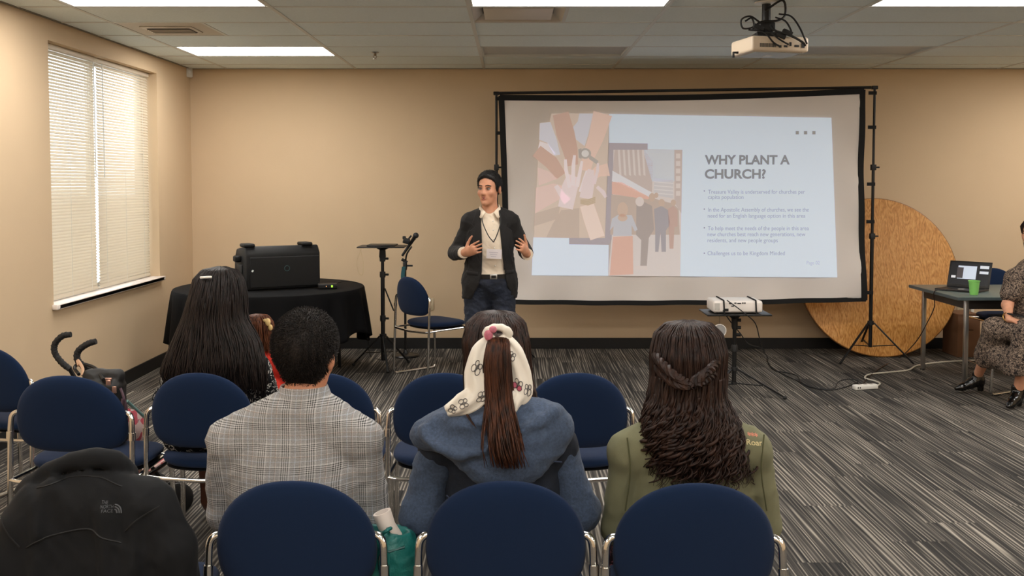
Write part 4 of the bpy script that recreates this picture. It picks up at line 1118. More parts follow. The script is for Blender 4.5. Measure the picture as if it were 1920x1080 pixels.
# ================================================================== people
def skin_mat(name, c):
    m = mat(name, c, 0.5, var=0.06, vscale=45, spec=0.35)
    b = m.node_tree.nodes['Principled BSDF']
    b.inputs['Subsurface Weight'].default_value = 0.12; b.inputs['Subsurface Radius'].default_value = (0.01, 0.004, 0.002)
    return m
M_SKIN = skin_mat('skin_tan', (198, 142, 112)); M_SKIN2 = skin_mat('skin_light', (206, 150, 120))
M_SKIN3 = skin_mat('skin_warm', (190, 130, 98))
def inter(f, a=None, b=None): return ('i', (f, a, b), 0.004, 0)
_run0 = Sdf.run
def _run(s):
    inters = [o for o in s.ops if o[0] == 'i']; s.ops = [o for o in s.ops if o[0] != 'i']
    D, lo = _run0(s)
    if inters:
        near = D < 0.03; P = (lo + np.argwhere(near) * s.vox).astype(np.float32); d = D[near]
        for o in inters: d = np.maximum(d, o[1][0](P))
        D[near] = d
    return D, lo
Sdf.run = _run
def Rz(a): return np.array(Matrix.Rotation(a, 3, 'Z'))
def head_prims(c, yaw, pitch=0.0, s=1.0, roll=0.0):
    """face looks along -y before the turn; returns (add, sub) lists"""
    M = np.array(Matrix.Rotation(yaw, 3, 'Z') @ Matrix.Rotation(roll, 3, 'Y') @ Matrix.Rotation(pitch, 3, 'X'))
    L = lambda p: V3(c) + M @ (np.array(p) * s)
    E = lambda p, r: ell(L(p), np.array(r) * s, M)
    A = [E((0, 0.015, 0.035), (0.076, 0.096, 0.086)), E((0, -0.022, -0.03), (0.062, 0.070, 0.082)),
         E((0, -0.055, -0.078), (0.040, 0.036, 0.034)), E((0, -0.078, -0.097), (0.022, 0.017, 0.016)),
         caps(L((-0.032, -0.078, 0.026)), L((0.032, -0.078, 0.026)), 0.012 * s),
         caps(L((0, -0.084, 0.012)), L((0, -0.102, -0.024)), 0.007 * s, 0.0105 * s),
         caps(L((-0.011, -0.095, -0.029)), L((0.011, -0.095, -0.029)), 0.0085 * s),
         E((0.04, -0.058, -0.022), (0.024, 0.026, 0.024)), E((-0.04, -0.058, -0.022), (0.024, 0.026, 0.024)),
         caps(L((-0.017, -0.083, -0.055)), L((0.017, -0.083, -0.055)), 0.010 * s)]
    for sx in (-1, 1):
        A += [ell(L((sx * 0.078, 0.012, -0.005)), np.array((0.009, 0.019, 0.032)) * s, M @ Rz(sx * 0.35))]
    B = [E((sx * 0.031, -0.103, 0.006), (0.017, 0.018, 0.011)) for sx in (-1, 1)]
    return A, B, L, M
def hand_prims(w, f, pn, th, curl=0.35, s=1.0):
    w = V3(w); f = V3(f) / np.linalg.norm(f); pn = V3(pn); pn = pn - f * (pn @ f); pn /= np.linalg.norm(pn)
    lat = np.cross(pn, f); lat = lat if lat @ V3(th) > 0 else -lat
    P = [caps(w, w + f * 0.03 * s, 0.026 * s, 0.028 * s, pn, 1.35), caps(w + f * 0.03 * s - lat * 0.006, w + f * 0.078 * s - lat * 0.004, 0.034 * s, 0.038 * s, pn, 2.4)]
    Fg = []
    for i, Ln in enumerate((0.070, 0.080, 0.074, 0.058)):
        p = w + (f * (0.088 - 0.004 * abs(i - 1)) + lat * (0.029 - 0.019 * i)) * s
        d = f + lat * (0.16 - 0.11 * i); d /= np.linalg.norm(d)
        c = curl * (1 + 0.12 * i)
        for k, (q, r) in enumerate(((0.45, 0.0088), (0.30, 0.0078), (0.25, 0.007))):
            d = d * math.cos(c) + pn * math.sin(c); d = d / np.linalg.norm(d)
            e = p + d * Ln * q * s; Fg.append(caps(p, e, r * s, (r - 0.0008) * s)); p = e
    p = w + (f * 0.028 + lat * 0.024) * s; d = f * 0.62 + lat * 0.72 + pn * 0.25; d /= np.linalg.norm(d)
    for Ln, r in ((0.042, 0.0125), (0.034, 0.0098), (0.026, 0.0085)):
        e = p + d * Ln * s; Fg.append(caps(p, e, r * s, (r - 0.001) * s)); p = e; d = d * 0.93 + f * 0.25; d /= np.linalg.norm(d)
    return P, Fg
def limbs(J, g=1.0, seated=True):
    """body prims by region from joint positions"""
    nk, ch, pv = V3(J['neck']), V3(J['chest']), V3(J['pelvis'])
    hd = V3(J['head'])
    T = [ell(ch, np.array(J.get('chest_r', (0.16, 0.105, 0.19))) * g), caps(ch + V3((0, 0, -0.05)), pv + V3((0, 0, 0.04)), 0.135 * g, 0.145 * g, (0, 1, 0), 1.3), ell(pv, np.array((0.175, 0.125, 0.115)) * g)]
    for i in (0, 1):
        T.append(caps(nk + V3((0, 0, -0.035)), V3(J['sh'][i]), 0.050 * g, 0.046 * g))
    T.append(caps(J['sh'][0], J['sh'][1], 0.046 * g))
    for i in (0, 1):
        a_ = nk * 0.75 + V3(J['sh'][i]) * 0.25; T.append(caps(a_ + V3((0, 0.0, -0.012 * g)), V3(J['sh'][i]) * 0.8 + nk * 0.2, 0.05 * g, 0.046 * g))
    N = [caps(nk + V3((0, 0, -0.03)), hd + V3((0, 0, -0.06)), 0.056 * g, 0.052 * g)]
    A = []
    for i in (0, 1):
        A.append([caps(J['sh'][i], J['el'][i], 0.047 * g, 0.042 * g), caps(J['el'][i], J['wr'][i], 0.043 * g, 0.028 * g)])
    Lg = []
    for i in (0, 1):
        Lg.append([caps(J['hip'][i], J['kn'][i], 0.085 * g, 0.06 * g), caps(J['kn'][i], J['an'][i], 0.058 * g, 0.038 * g)])
    Ft = []
    for i in (0, 1):
        a = V3(J['an'][i]); t = V3(J['toe'][i])
        Ft.append([caps(a, a * 0.75 + t * 0.25 + V3((0, 0, -0.02)), 0.038, 0.036), caps(a * 0.8 + t * 0.2 + V3((0, 0, -0.025)), t, 0.038, 0.032, (0, 0, 1), 1.15)])
    return dict(torso=T, neck=N, arms=A, legs=Lg, feet=Ft)
def person(label, loc, rotz=0.0, cat='person'): return thing('person', label, cat, loc, rotz)
def make_body(root, J, Pm, head, m, vox=0.006, g=1.0):
    A, B = head[0], head[1]
    s = Sdf(vox)
    s.add(Pm['torso'], 0.025, -0.006); s.add(Pm['neck'], 0.025)
    for i in (0, 1): s.add(Pm['arms'][i], 0.025, -0.003); s.add(Pm['legs'][i], 0.03, -0.003); s.add(Pm['feet'][i], 0.02, -0.006)
    s.add(A, 0.016); s.sub(B, 0.012)
    for i in (0, 1):
        pl, fg = hand_prims(*J['hand'][i]); s.add(pl, 0.014)
        s.add(fg, 0.004)
    return s.build('body', m, root, 2)
def shoes(root, J, m, grow=0.008, high=0.0, sole=True):
    for i in (0, 1):
        a = V3(J['an'][i]); t = V3(J['toe'][i]); s = Sdf(0.005)
        s.add([caps(a, a * 0.75 + t * 0.25 + V3((0, 0, -0.02)), 0.042, 0.042), caps(a * 0.8 + t * 0.2 + V3((0, 0, -0.022)), t, 0.042, 0.036, (0, 0, 1), 1.1)], 0.02, grow)
        if high: s.add([caps(a, a + (V3(J['kn'][i]) - a) * high, 0.042, 0.05)], 0.02, grow)
        s.cut((0, 0, -1), (0, 0, 0.006))
        o = s.build('shoe', m, root)
def lap_pose(x, y, zs, back, w, hip=0.09, knee=0.11, kz=0.5, kd=0.40, ad=0.44):
    """leg joints of a seated figure: x,y under the pelvis, facing +y"""
    return dict(hip=[(x - hip, y + 0.02, 0.53), (x + hip, y + 0.02, 0.53)], kn=[(x - knee, y + kd, kz), (x + knee, y + kd, kz)],
                an=[(x - knee, y + ad, 0.085), (x + knee, y + ad, 0.085)], toe=[(x - knee - 0.01, y + ad + 0.17, 0.045), (x + knee + 0.01, y + ad + 0.17, 0.045)])

def hair_mat(name, dark, light, rough=0.36):
    m = mat(name, dark, rough + 0.12, spec=0.22)
    T = NT(m); b = T.n['Principled BSDF']; tc = T.new('ShaderNodeTexCoord')
    mp = T.new('ShaderNodeMapping'); mp.inputs['Scale'].default_value = (90, 90, 6); T.link(tc.outputs['Object'], mp.inputs[0])
    n = T.new('ShaderNodeTexNoise', i_Scale=1.0, i_Detail=3.0); T.link(mp.outputs[0], n.inputs['Vector'])
    T.link(T.ramp(n.outputs['Fac'], [(0.35, srgb(dark)), (0.72, srgb(light))]), b.inputs['Base Color'])
    bp = T.new('ShaderNodeBump', i_Strength=0.5, i_Distance=0.006); T.link(n.outputs['Fac'], bp.inputs['Height']); T.link(bp.outputs[0], b.inputs['Normal'])
    return m
def hull_fn(rings):
    """rings: (t, z, cx, cy, halfwidth, depth_back, depth_front)"""
    A = np.array(rings, float)
    def H(t, a):      # a = 0 at the back (towards -y), positive to +x
        z, cx, cy, w, db, df = [np.interp(t, A[:, 0], A[:, k]) for k in range(1, 7)]
        c = math.cos(a); return Vector((cx + w * math.sin(a), cy - (db if c > 0 else df) * c, z))
    return H
def add_hair(root, name, rings, m, n=500, spread=R(115), r=0.0022, seed=1, curl=0.0, turns=5, tmin=0.75, steps=16, wave=0.004, t0=0.0, hull_scale=0.985, hull_t=1.0, lift=0.006, curl_from=0.3, hull=True):
    H = hull_fn(rings); g = np.random.default_rng(seed); mb = MB(); N = 40
    if hull:
        rg = []
        for j in range(26):
            t = max(0.002, j / 25 * hull_t); c = [H(t, 2 * PI * k / N) for k in range(N)]
            ce = sum(c, Vector()) / N
            rg.append([ce + (p - ce) * (hull_scale + 0.012 * math.sin(9 * k + 3 * j / 25) ) for k, p in enumerate(c)])
        mb.rings(rg)
    for i in range(n):
        a0 = g.uniform(-spread, spread); da = g.normal(0, 0.10); te = g.uniform(tmin, 1.0); ph = g.uniform(0, 6.28); ph2 = g.uniform(0, 6.28)
        ts = t0 + g.uniform(0, 0.25) * (1 if g.random() < 0.5 else 0)
        lf = g.uniform(-0.3, 1.0) * lift; cr = curl * g.uniform(0.6, 1.3); tn = turns * g.uniform(0.75, 1.25)
        pts = []; rr = []
        for k in range(steps + 1):
            u = k / steps; t = ts + (te - ts) * u
            a = a0 + da * u + 0.06 * math.sin(5 * u + ph)
            p = H(t, a); q = H(t, a + 0.05); o = Vector((q.y - p.y, -(q.x - p.x), 0))
            o = o.normalized() if o.length > 1e-6 else Vector((0, -1, 0))
            tg = (q - p).normalized() if (q - p).length > 1e-6 else Vector((1, 0, 0))
            cc = cr * min(1, max(0, (t - curl_from) / 0.25))
            p = p + o * (lf + wave * math.sin(7 * u + ph2)) + (o * math.sin(tn * 6.28 * u + ph) + tg * math.cos(tn * 6.28 * u + ph)) * cc
            pts.append(p); rr.append(r * (1.0 if u < 0.7 else 1.0 - 0.75 * (u - 0.7) / 0.3))
        mb.tube(pts, rr, 5)
    me = bpy.data.meshes.new(name); me.from_pydata(mb.v, [], mb.f); me.update()
    me.polygons.foreach_set('use_smooth', np.ones(len(me.polygons), dtype=bool))
    return link(name, me, m, root)
def short_hair(root, c, yaw, pitch, s, m, ys, zs, grow=0.010, fuzz=0, seed=3, flen=0.014, cap_top=0.0, roll=0.0):
    A, B, L, M = head_prims(c, yaw, pitch, s, roll)
    sd = Sdf(0.0045)
    sd.add(A[:2], 0.016, grow)
    sd.add([ell(L((0, 0.0, 0.055)), np.array((0.072, 0.085, 0.075 + cap_top)) * s, M)], 0.02, grow)
    def reg(P):
        q = (P - V3(c)) @ M / s
        return np.interp(q[:, 1], ys, zs) - q[:, 2]
    sd.ops.append(inter(reg))
    me = sd.mesh('hair', 1)
    if fuzz:
        g = np.random.default_rng(seed); mb = MB()
        n = len(me.vertices); co = np.zeros(n * 3); me.vertices.foreach_get('co', co); co = co.reshape(-1, 3)
        no = np.zeros(n * 3); me.vertices.foreach_get('normal', no); no = no.reshape(-1, 3)
        for i in g.choice(n, min(fuzz, n), replace=False):
            p = Vector(co[i]); d = Vector(no[i])
            lp = (np.array(p) - V3(c)) @ M / s
            sw = Vector(M @ np.array((g.normal(0, 0.35) + lp[0] * 4, g.normal(0, 0.3) + 0.3, -0.55 + g.normal(0, 0.3)))) 
            e = (d * 0.55 + sw * 0.8).normalized()
            mb.tube([p - d * 0.002, p + e * flen * 0.5 + d * 0.001, p + e * flen * g.uniform(0.7, 1.2)], [0.0010, 0.0008, 0.0004], 3)
        bm = bmesh.new(); bm.from_mesh(me); m2 = bpy.data.meshes.new('x'); m2.from_pydata(mb.v, [], mb.f); bm.from_mesh(m2)
        for f in bm.faces: f.smooth = True
        bm.to_mesh(me); bm.free(); bpy.data.meshes.remove(m2)
    return link('hair', me, m, root)
def face_parts(root, L, M, s, brow_m, lip_m):
    Mm = Matrix(M.tolist())
    for sx in (-1, 1):
        e = MB().ball(L((sx * 0.031, -0.079, 0.006)), (0.0135 * s, 0.0105 * s, 0.0068 * s), 10, Mm).build('eye', mat('eye_white', (214, 204, 196), 0.3), root)
        MB().ball(L((sx * 0.031 - 0.001, -0.0865, 0.0065)), 0.0056 * s, 8).build('iris', mat('iris_brown', (34, 20, 14), 0.2), e)
        MB().tube(smooth_path([L((sx * 0.016, -0.089, 0.010)), L((sx * 0.031, -0.0915, 0.0155)), L((sx * 0.047, -0.080, 0.010))], 4), 0.0022 * s, 6).build('upper_lid', mat('lash_dark', (40, 26, 20), 0.6), e)
        MB().tube(smooth_path([L((sx * 0.012, -0.0905, 0.027)), L((sx * 0.030, -0.0915, 0.033)), L((sx * 0.052, -0.076, 0.026))], 4), [0.003 * s] * 4 + [0.0042 * s] * 3 + [0.003 * s] * 2, 6).build('eyebrow', brow_m, root)
    MB().tube(smooth_path([L((-0.024, -0.084, -0.056)), L((-0.008, -0.0945, -0.051)), L((0, -0.0945, -0.053)), L((0.008, -0.0945, -0.051)), L((0.024, -0.084, -0.056))], 4), 0.0042 * s, 6).build('upper_lip', lip_m, root)
    MB().tube(smooth_path([L((-0.020, -0.084, -0.064)), L((0, -0.0935, -0.067)), L((0.020, -0.084, -0.064))], 4), 0.005 * s, 6).build('lower_lip', lip_m, root)
    MB().tube(smooth_path([L((-0.020, -0.087, -0.059)), L((0, -0.0955, -0.0595)), L((0.020, -0.087, -0.059))], 4), 0.0024 * s, 5).build('mouth', mat('mouth_dark', (60, 24, 22), 0.5), root)

# ------------------------------------------------------------------ the presenter
YP = 7.10
PR = (at(918, 400, YP).x, YP, 0)
pres = person('man in a dark velvet blazer and cream shirt speaking with both hands raised', PR)
def q(px, py, dy=0.0):
    p = at(px, py, YP + dy); return (p.x - PR[0], dy, p.z)
hc = q(917.5, 355.5); hs = 0.98
hc = (hc[0], -0.01, 1.548)
J = dict(head=hc, neck=(0.004, 0.005, 1.40), sh=[(-0.138, 0.02, 1.318), (0.146, 0.02, 1.318)], chest=(0, 0.01, 1.19), pelvis=(0, 0.02, 0.90), chest_r=(0.152, 0.108, 0.20),
         el=[(-0.245, 0.06, 1.10), (0.252, 0.05, 1.11)], wr=[(-0.172, -0.15, 1.115), (0.262, -0.17, 1.105)],
         hip=[(-0.085, 0.02, 0.88), (0.085, 0.02, 0.88)], kn=[(-0.10, 0.0, 0.48), (0.105, 0.0, 0.48)], an=[(-0.10, 0.03, 0.085), (0.11, 0.03, 0.085)],
         toe=[(-0.13, -0.15, 0.045), (0.14, -0.15, 0.045)])
J['hand'] = [((-0.166, -0.165, 1.118), (0.62, -0.62, 0.26), (0.7, 0.62, 0.25), (-0.1, 0, 1), 0.24, 0.97), ((0.258, -0.185, 1.115), (-0.25, -0.75, 0.42), (-0.86, 0.1, 0.3), (0.1, 0, 1), 0.3, 0.97)]
Pm = limbs(J)
HD = head_prims(hc, R(-24), R(2), hs)
make_body(pres, J, Pm, HD, M_SKIN, 0.0048)
short_hair(pres, hc, R(-24), R(2), hs, mat('hair_black_short', (20, 17, 16), 0.5, bump=0.5, bscale=120), [-0.12, -0.074, -0.066, -0.052, -0.038, -0.032, -0.018, 0.0, 0.012, 0.03, 0.06, 0.1], [0.2, 0.12, 0.082, 0.068, 0.050, 0.012, -0.014, -0.014, -0.03, -0.04, -0.06, -0.065], 0.0045, cap_top=0.003, fuzz=5000, flen=0.007)
face_parts(pres, HD[2], HD[3], hs, mat('brow_black', (30, 22, 18), 0.8), mat('lips', (168, 96, 84), 0.45))
# jeans and belt
M_JEAN = mat('dark_denim', (24, 31, 46), 0.85, var=0.35, vscale=14, bump=0.4, bscale=30)
s = Sdf(0.006); s.add([Pm['torso'][2], Pm['torso'][1]], 0.04, 0.011)
for i in (0, 1): s.add(Pm['legs'][i], 0.035, 0.016); s.add([caps(J['an'][i], (J['an'][i][0], J['an'][i][1], 0.05), 0.052)], 0.03, 0.012)
s.cut((0, 0, 1), (0, 0, 0.958)); s.cut((0, 0, -1), (0, 0, 0.03)); s.noise = wrinkle(5, 0.0045, 60, aniso=(0.5, 0.5, 1.6))
s.build('jeans', M_JEAN, pres)
shoes(pres, J, mat('shoe_black', (18, 17, 17), 0.35), 0.004)
def ellring(cx, cy, rx, ry, z, n=48, w=0.016, t=0.003):
    R_ = []
    for k in range(n):
        a = 2 * PI * k / n; c, s_ = math.cos(a), math.sin(a)
        R_.append([(cx + (rx + dr) * c, cy + (ry + dr) * s_, z + dz) for dr, dz in ((0, -w), (t, -w), (t, w), (0, w))])
    return MB().rings(R_ + [R_[0]], cap=False)
belt = ellring(0, 0.018, 0.178, 0.132, 0.945).build('belt', mat('belt_black', (16, 15, 15), 0.35), pres)
MB().box((0.03, -0.118, 0.945), (0.05, 0.006, 0.036)).build('buckle', M_STEEL, belt, bevel=0.003)
MB().box((0.03, -0.1215, 0.945), (0.032, 0.003, 0.02)).build('buckle_window', mat('belt_black', (16, 15, 15), 0.35), belt)
# shirt
M_SHIRT = mat('cream_shirt', (222, 206, 184), 0.8, bump=0.15, bscale=500)
s = Sdf(0.006); s.add(Pm['torso'], 0.025, 0.007); s.cut((0, 0, -1), (0, 0, 0.945)); s.noise = wrinkle(9, 0.0035, 45, aniso=(1, 1, 0.6))
s.build('shirt', M_SHIRT, pres)
for i in (0, 1):     # cuffs
    e, w = V3(J['el'][i]), V3(J['wr'][i]); d = (w - e) / np.linalg.norm(w - e)
    MB().tube([w - d * 0.07, w - d * 0.03, w + d * 0.002], [0.039, 0.040, 0.041], 16).build('cuff', M_SHIRT, pres)
for sx in (-1, 1):   # collar leaves
    b0 = Vector((0.002 + sx * 0.062, 0.03, 1.445)); b1 = Vector((0.002 + sx * 0.064, -0.02, 1.428)); b2 = Vector((0.002 + sx * 0.028, -0.073, 1.392)); tip = Vector((0.002 + sx * 0.058, -0.094, 1.345))
    lo1 = Vector((0.002 + sx * 0.090, -0.03, 1.375)); lo0 = Vector((0.002 + sx * 0.085, 0.03, 1.40))
    cmb = MB().add([b0, b1, b2, tip, lo1, lo0], [(0, 1, 4, 5), (1, 2, 3, 4)]).build('collar', M_SHIRT, pres)
    sm = cmb.modifiers.new('t', 'SOLIDIFY'); sm.thickness = 0.004; sm.offset = 0
for k in range(6): MB().ball((0.026 + 0.003 * k, -0.104 - 0.014 * math.sin(PI * min(1, (k + 1) / 4)), 1.33 - k * 0.062), (0.005, 0.003, 0.005), 6).build('button', M_WHITE, pres)
M_LAN = mat('lanyard_black', (18, 18, 18), 0.6)
MB().tube(smooth_path([(-0.058, -0.045, 1.40), (-0.045, -0.108, 1.32), (-0.008, -0.131, 1.235), (0.03, -0.133, 1.185)], 6), 0.0036, 6).tube(smooth_path([(0.072, -0.045, 1.40), (0.078, -0.105, 1.32), (0.055, -0.129, 1.24), (0.03, -0.133, 1.185)], 6), 0.0036, 6).build('lanyard', M_LAN, pres)
bd = MB().box((0.034, -0.137, 1.105), (0.105, 0.003, 0.066), (0, R(3), 0)).build('name_badge', mat('badge_card', (214, 206, 206), 0.3), pres)
for k in range(3): MB().box((0.03, -0.139, 1.115 - 0.014 * k), (0.06 - 0.012 * k, 0.001, 0.004), (0, R(3), 0)).build('badge_line', mat('badge_print', (176, 168, 176), 0.5), bd)
# blazer
M_BLAZ = mat('dark_velvet', (12, 8, 7), 0.85, var=0.2, vscale=12, sheen=0.04, bump=0.2, bscale=300)
oz = [0.70, 0.80, 0.87, 0.94, 1.1, 1.25, 1.40, 1.46]
oxl = [-0.16, -0.118, -0.085, -0.056, -0.05, -0.055, -0.064, -0.075]; oxr = [0.20, 0.155, 0.122, 0.108, 0.092, 0.078, 0.066, 0.075]
def opening(P):
    xl = np.interp(P[..., 2], oz, oxl); xr = np.interp(P[..., 2], oz, oxr)
    return np.maximum(np.maximum(xl - P[..., 0], P[..., 0] - xr), P[..., 1] - 0.0)
def blazer(grow, vox=0.006):
    s = Sdf(vox); s.add(Pm['torso'], 0.03, grow)
    s.add([caps((0, 0.02, 1.0), (0, 0.02, 0.80), 0.165, 0.188, (0, 1, 0), 1.32)], 0.05, 0.004)
    for i in (0, 1):
        e, w = V3(J['el'][i]), V3(J['wr'][i]); s.add([caps(J['sh'][i], e, 0.052, 0.048), caps(e, e + (w - e) * 0.80, 0.048, 0.042)], 0.018, 0.003)
    return s
s = blazer(0.017)
s.ops.append(('s', (opening, V3((-0.3, -0.3, 0.6)), V3((0.3, 0.02, 1.5))), 0.006, 0))
s.sub([caps((0.002, 0.02, 1.37), (0.002, 0.0, 1.6), 0.068, 0.09)], 0.006)
s.sub([caps((-0.3, 0.08, 0.58), (0.3, 0.08, 0.58), 0.2)], 0.01)
s.cut((0, 0, -1), (0, 0, 0.785)); s.noise = wrinkle(21, 0.0045, 34)
bz = s.build('blazer', M_BLAZ, pres)
for sx in (-1, 1):
    def lap_reg(P, sx=sx):
        edge = np.interp(P[..., 2], oz, oxl if sx < 0 else oxr)
        wd = np.interp(P[..., 2], [0.98, 1.05, 1.24, 1.26, 1.29, 1.31, 1.40], [0.0, 0.02, 0.072, 0.082, 0.045, 0.062, 0.03])
        a = (P[..., 0] - edge) * sx
        return np.maximum(np.maximum(np.maximum(-a - 0.002, a - wd), P[..., 1] + 0.01), np.maximum(P[..., 2] - 1.405, 0.98 - P[..., 2]))
    s = blazer(0.022, 0.0055); s.ops.append(inter(lap_reg)); s.build('lapel', M_BLAZ, bz, 1)
for x in (): MB().box((x, -0.115, 0.985), (0.10, 0.012, 0.03), (R(4), 0, R(-25 if x < 0 else 25))).build('pocket_flap', M_BLAZ, bz, bevel=0.004)

# ------------------------------------------------------------------ man in plaid
def plaid_mat():
    m = mat('glen_plaid_shirt', (168, 166, 162), 0.85, spec=0.2)
    T = NT(m); b = T.n['Principled BSDF']; tc = T.new('ShaderNodeTexCoord')
    wv = T.new('ShaderNodeTexNoise', i_Scale=5.0, i_Detail=1.0); T.link(tc.outputs['Object'], wv.inputs['Vector'])
    sx = T.new('ShaderNodeSeparateXYZ'); T.link(tc.outputs['Object'], sx.inputs[0])
    w = T.math('MULTIPLY', T.math('SUBTRACT', wv.outputs['Fac'], 0.5), 0.022)
    out = []
    for ax, per, off in ((0, 0.066, 0.3), (2, 0.058, 0.1)):
        u = T.math('FRACT', T.math('ADD', T.math('DIVIDE', T.math('ADD', sx.outputs[ax], w), per), off))
        stops = [(0.0, 0.75)]
        for k in range(4): stops += [(0.06 + 0.085 * k, 0.06), (0.06 + 0.085 * k + 0.042, 0.95)]
        stops += [(0.42, 0.52), (0.60, 1.0), (0.63, 0.50), (0.80, 0.34), (0.825, 1.0), (0.85, 0.52)]
        out.append(T.ramp(u, stops, 'CONSTANT'))
        tint = T.ramp(u, [(0.0, (1, 1, 1)), (0.58, (0.80, 0.90, 1.05)), (0.63, (1, 1, 1)), (0.79, (1.12, 0.92, 0.8)), (0.83, (1, 1, 1))], 'CONSTANT'); out.append(tint)
    c = T.mix(1.0, T.mix(0.5, out[0], out[2]), T.mix(0.5, out[1], out[3]), 'MULTIPLY')
    # fine weave
    n = T.new('ShaderNodeTexNoise', i_Scale=380.0, i_Detail=1.0); T.link(tc.outputs['Object'], n.inputs['Vector'])
    c = T.mix(0.35, c, T.ramp(n.outputs['Fac'], [(0.35, 0.25), (0.65, 0.9)]), 'MULTIPLY')
    T.link(T.mix(1.0, c, (0.64, 0.62, 0.60), 'MULTIPLY'), b.inputs['Base Color'])
    return m
M_PLAID = plaid_mat()
YM = 2.80
mx = at(552, 800, YM).x
man = person('man with short dark hair in a grey glen plaid shirt seen from behind', (mx, YM, 0))
def qm(px, py, Y):
    p = at(px, py, Y); return Vector((p.x - mx, p.y - YM, p.z))
hd = qm(573, 660, 2.83); hd.z = 1.104
J = dict(head=hd, neck=qm(566, 748, 2.80), sh=[qm(430, 826, 2.80), qm(676, 824, 2.80)], chest=qm(552, 900, 2.82) , pelvis=(0, -0.0, 0.56), chest_r=(0.178, 0.118, 0.19),
         el=[(-0.208, 0.05, 0.66), (0.200, 0.05, 0.66)], wr=[(-0.12, 0.26, 0.585), (0.12, 0.26, 0.585)], **lap_pose(0, 0, 0, 0, 0))
J['hand'] = [((-0.11, 0.275, 0.585), (0.4, 0.9, -0.1), (0, 0, -1), (1, 0, 0), 0.3), ((0.11, 0.275, 0.585), (-0.4, 0.9, -0.1), (0, 0, -1), (-1, 0, 0), 0.3)]
Pm = limbs(J, 1.04)
HD = head_prims(hd, R(180 - 8), R(8), 0.98)
make_body(man, J, Pm, HD, M_SKIN3, 0.0065)
M_HAIRM = hair_mat('hair_salt_pepper', (20, 16, 14), (44, 37, 33), 0.5)
short_hair(man, hd, R(180 - 8), R(8), 0.98, M_HAIRM, [-0.12, -0.09, -0.07, -0.045, -0.03, 0.0, 0.015, 0.035, 0.06, 0.1], [0.085, 0.082, 0.07, 0.03, -0.01, -0.02, -0.045, -0.075, -0.088, -0.092], 0.011, fuzz=8000, flen=0.008)
s = Sdf(0.006); s.add(Pm['torso'], 0.025, 0.013)
for i in (0, 1):
    e, w = V3(J['el'][i]), V3(J['wr'][i]); s.add([caps(J['sh'][i], e, 0.056, 0.052), caps(e, e + (w - e) * 0.93, 0.052, 0.042)], 0.010, 0.005)
s.cut((0, 0, -1), (0, 0, 0.47)); s.noise = wrinkle(31, 0.0042, 34, 9, (0.7, 0.7, 1.5))
sh = s.build('plaid_shirt', M_PLAID, man)
nk = V3(J['neck'])
rg = []
for k in range(41):
    a = R(-155 + 310 * k / 40); c, s_ = math.sin(a), -math.cos(a)
    rg.append([Vector((nk[0] + 0.004 + c * r_, nk[1] + 0.012 + s_ * r_ * 0.95, nk[2] + dz)) for r_, dz in ((0.060, 0.034), (0.065, 0.037), (0.084, -0.012), (0.077, -0.02))])
MB().rings(rg).build('collar', M_PLAID, sh)
s = Sdf(0.008); s.add([Pm['torso'][2]], 0.04, 0.008)
for i in (0, 1): s.add(Pm['legs'][i], 0.03, 0.014)
s.cut((0, 0, 1), (0, 0, 0.60)); s.cut((0, 0, -1), (0, 0, 0.06)); s.noise = wrinkle(2, 0.003, 40)
s.build('trousers', mat('charcoal_trousers', (44, 44, 50), 0.9), man)
shoes(man, J, mat('shoe_brown', (66, 40, 26), 0.4), 0.004)

# ------------------------------------------------------------------ woman with scarf, ponytail and denim hoodie
YW = 2.82
wx = at(945, 800, YW).x
wom = person('woman in a denim jacket with grey hood, white butterfly scarf tied round her ponytail', (wx, YW, 0))
def qw(px, py, Y=YW):
    p = at(px, py, Y); return Vector((p.x - wx, p.y - YW, p.z))
hd = qw(930, 655, 2.86); hd.z = 1.108
J = dict(head=hd, neck=qw(935, 765, 2.83), sh=[qw(826, 838), qw(1042, 836)], chest=qw(944, 905, 2.83), pelvis=(0, 0, 0.56), chest_r=(0.16, 0.108, 0.19),
         el=[qw(792, 965, 2.84), qw(1082, 958, 2.84)], wr=[(-0.12, 0.25, 0.585), (0.12, 0.25, 0.585)], **lap_pose(0, 0, 0, 0, 0))
J['hand'] = [((-0.11, 0.262, 0.585), (0.5, 0.85, -0.1), (0, 0, -1), (1, 0, 0), 0.3, 0.92), ((0.11, 0.262, 0.585), (-0.5, 0.85, -0.1), (0, 0, -1), (-1, 0, 0), 0.3, 0.92)]
Pm = limbs(J, 1.0)
HD = head_prims(hd, R(180), R(6), 0.96)
make_body(wom, J, Pm, HD, M_SKIN2, 0.0065)
M_DENIM = mat('navy_denim', (20, 27, 40), 0.85, var=0.2, vscale=60, bump=0.3, bscale=600)
M_HOOD = mat('blue_grey_fleece', (62, 76, 98), 0.95, var=0.25, vscale=140, bump=0.25, bscale=420, sheen=0.08)
s = Sdf(0.006); s.add(Pm['torso'], 0.025, 0.013); s.cut((0, 0, -1), (0, 0, 0.46)); s.noise = wrinkle(41, 0.004, 30)
vest = s.build('denim_vest', M_DENIM, wom)
for i in (0, 1):
    e, w = V3(J['el'][i]), V3(J['wr'][i]); s = Sdf(0.006)
    o1 = V3(J['sh'][i]); o1 = o1 + (e - o1) * 0.12
    s.add([caps(o1, e, 0.056, 0.060), caps(e, e + (w - e) * 0.92, 0.058, 0.044)], 0.025, 0.003)
    sgn = -1 if i == 0 else 1; o0 = V3(J['sh'][i])
    s.noise = wrinkle(43 + i, 0.005, 40, 9, (0.7, 0.7, 1.5))
    s.build('sleeve', M_HOOD, wom)
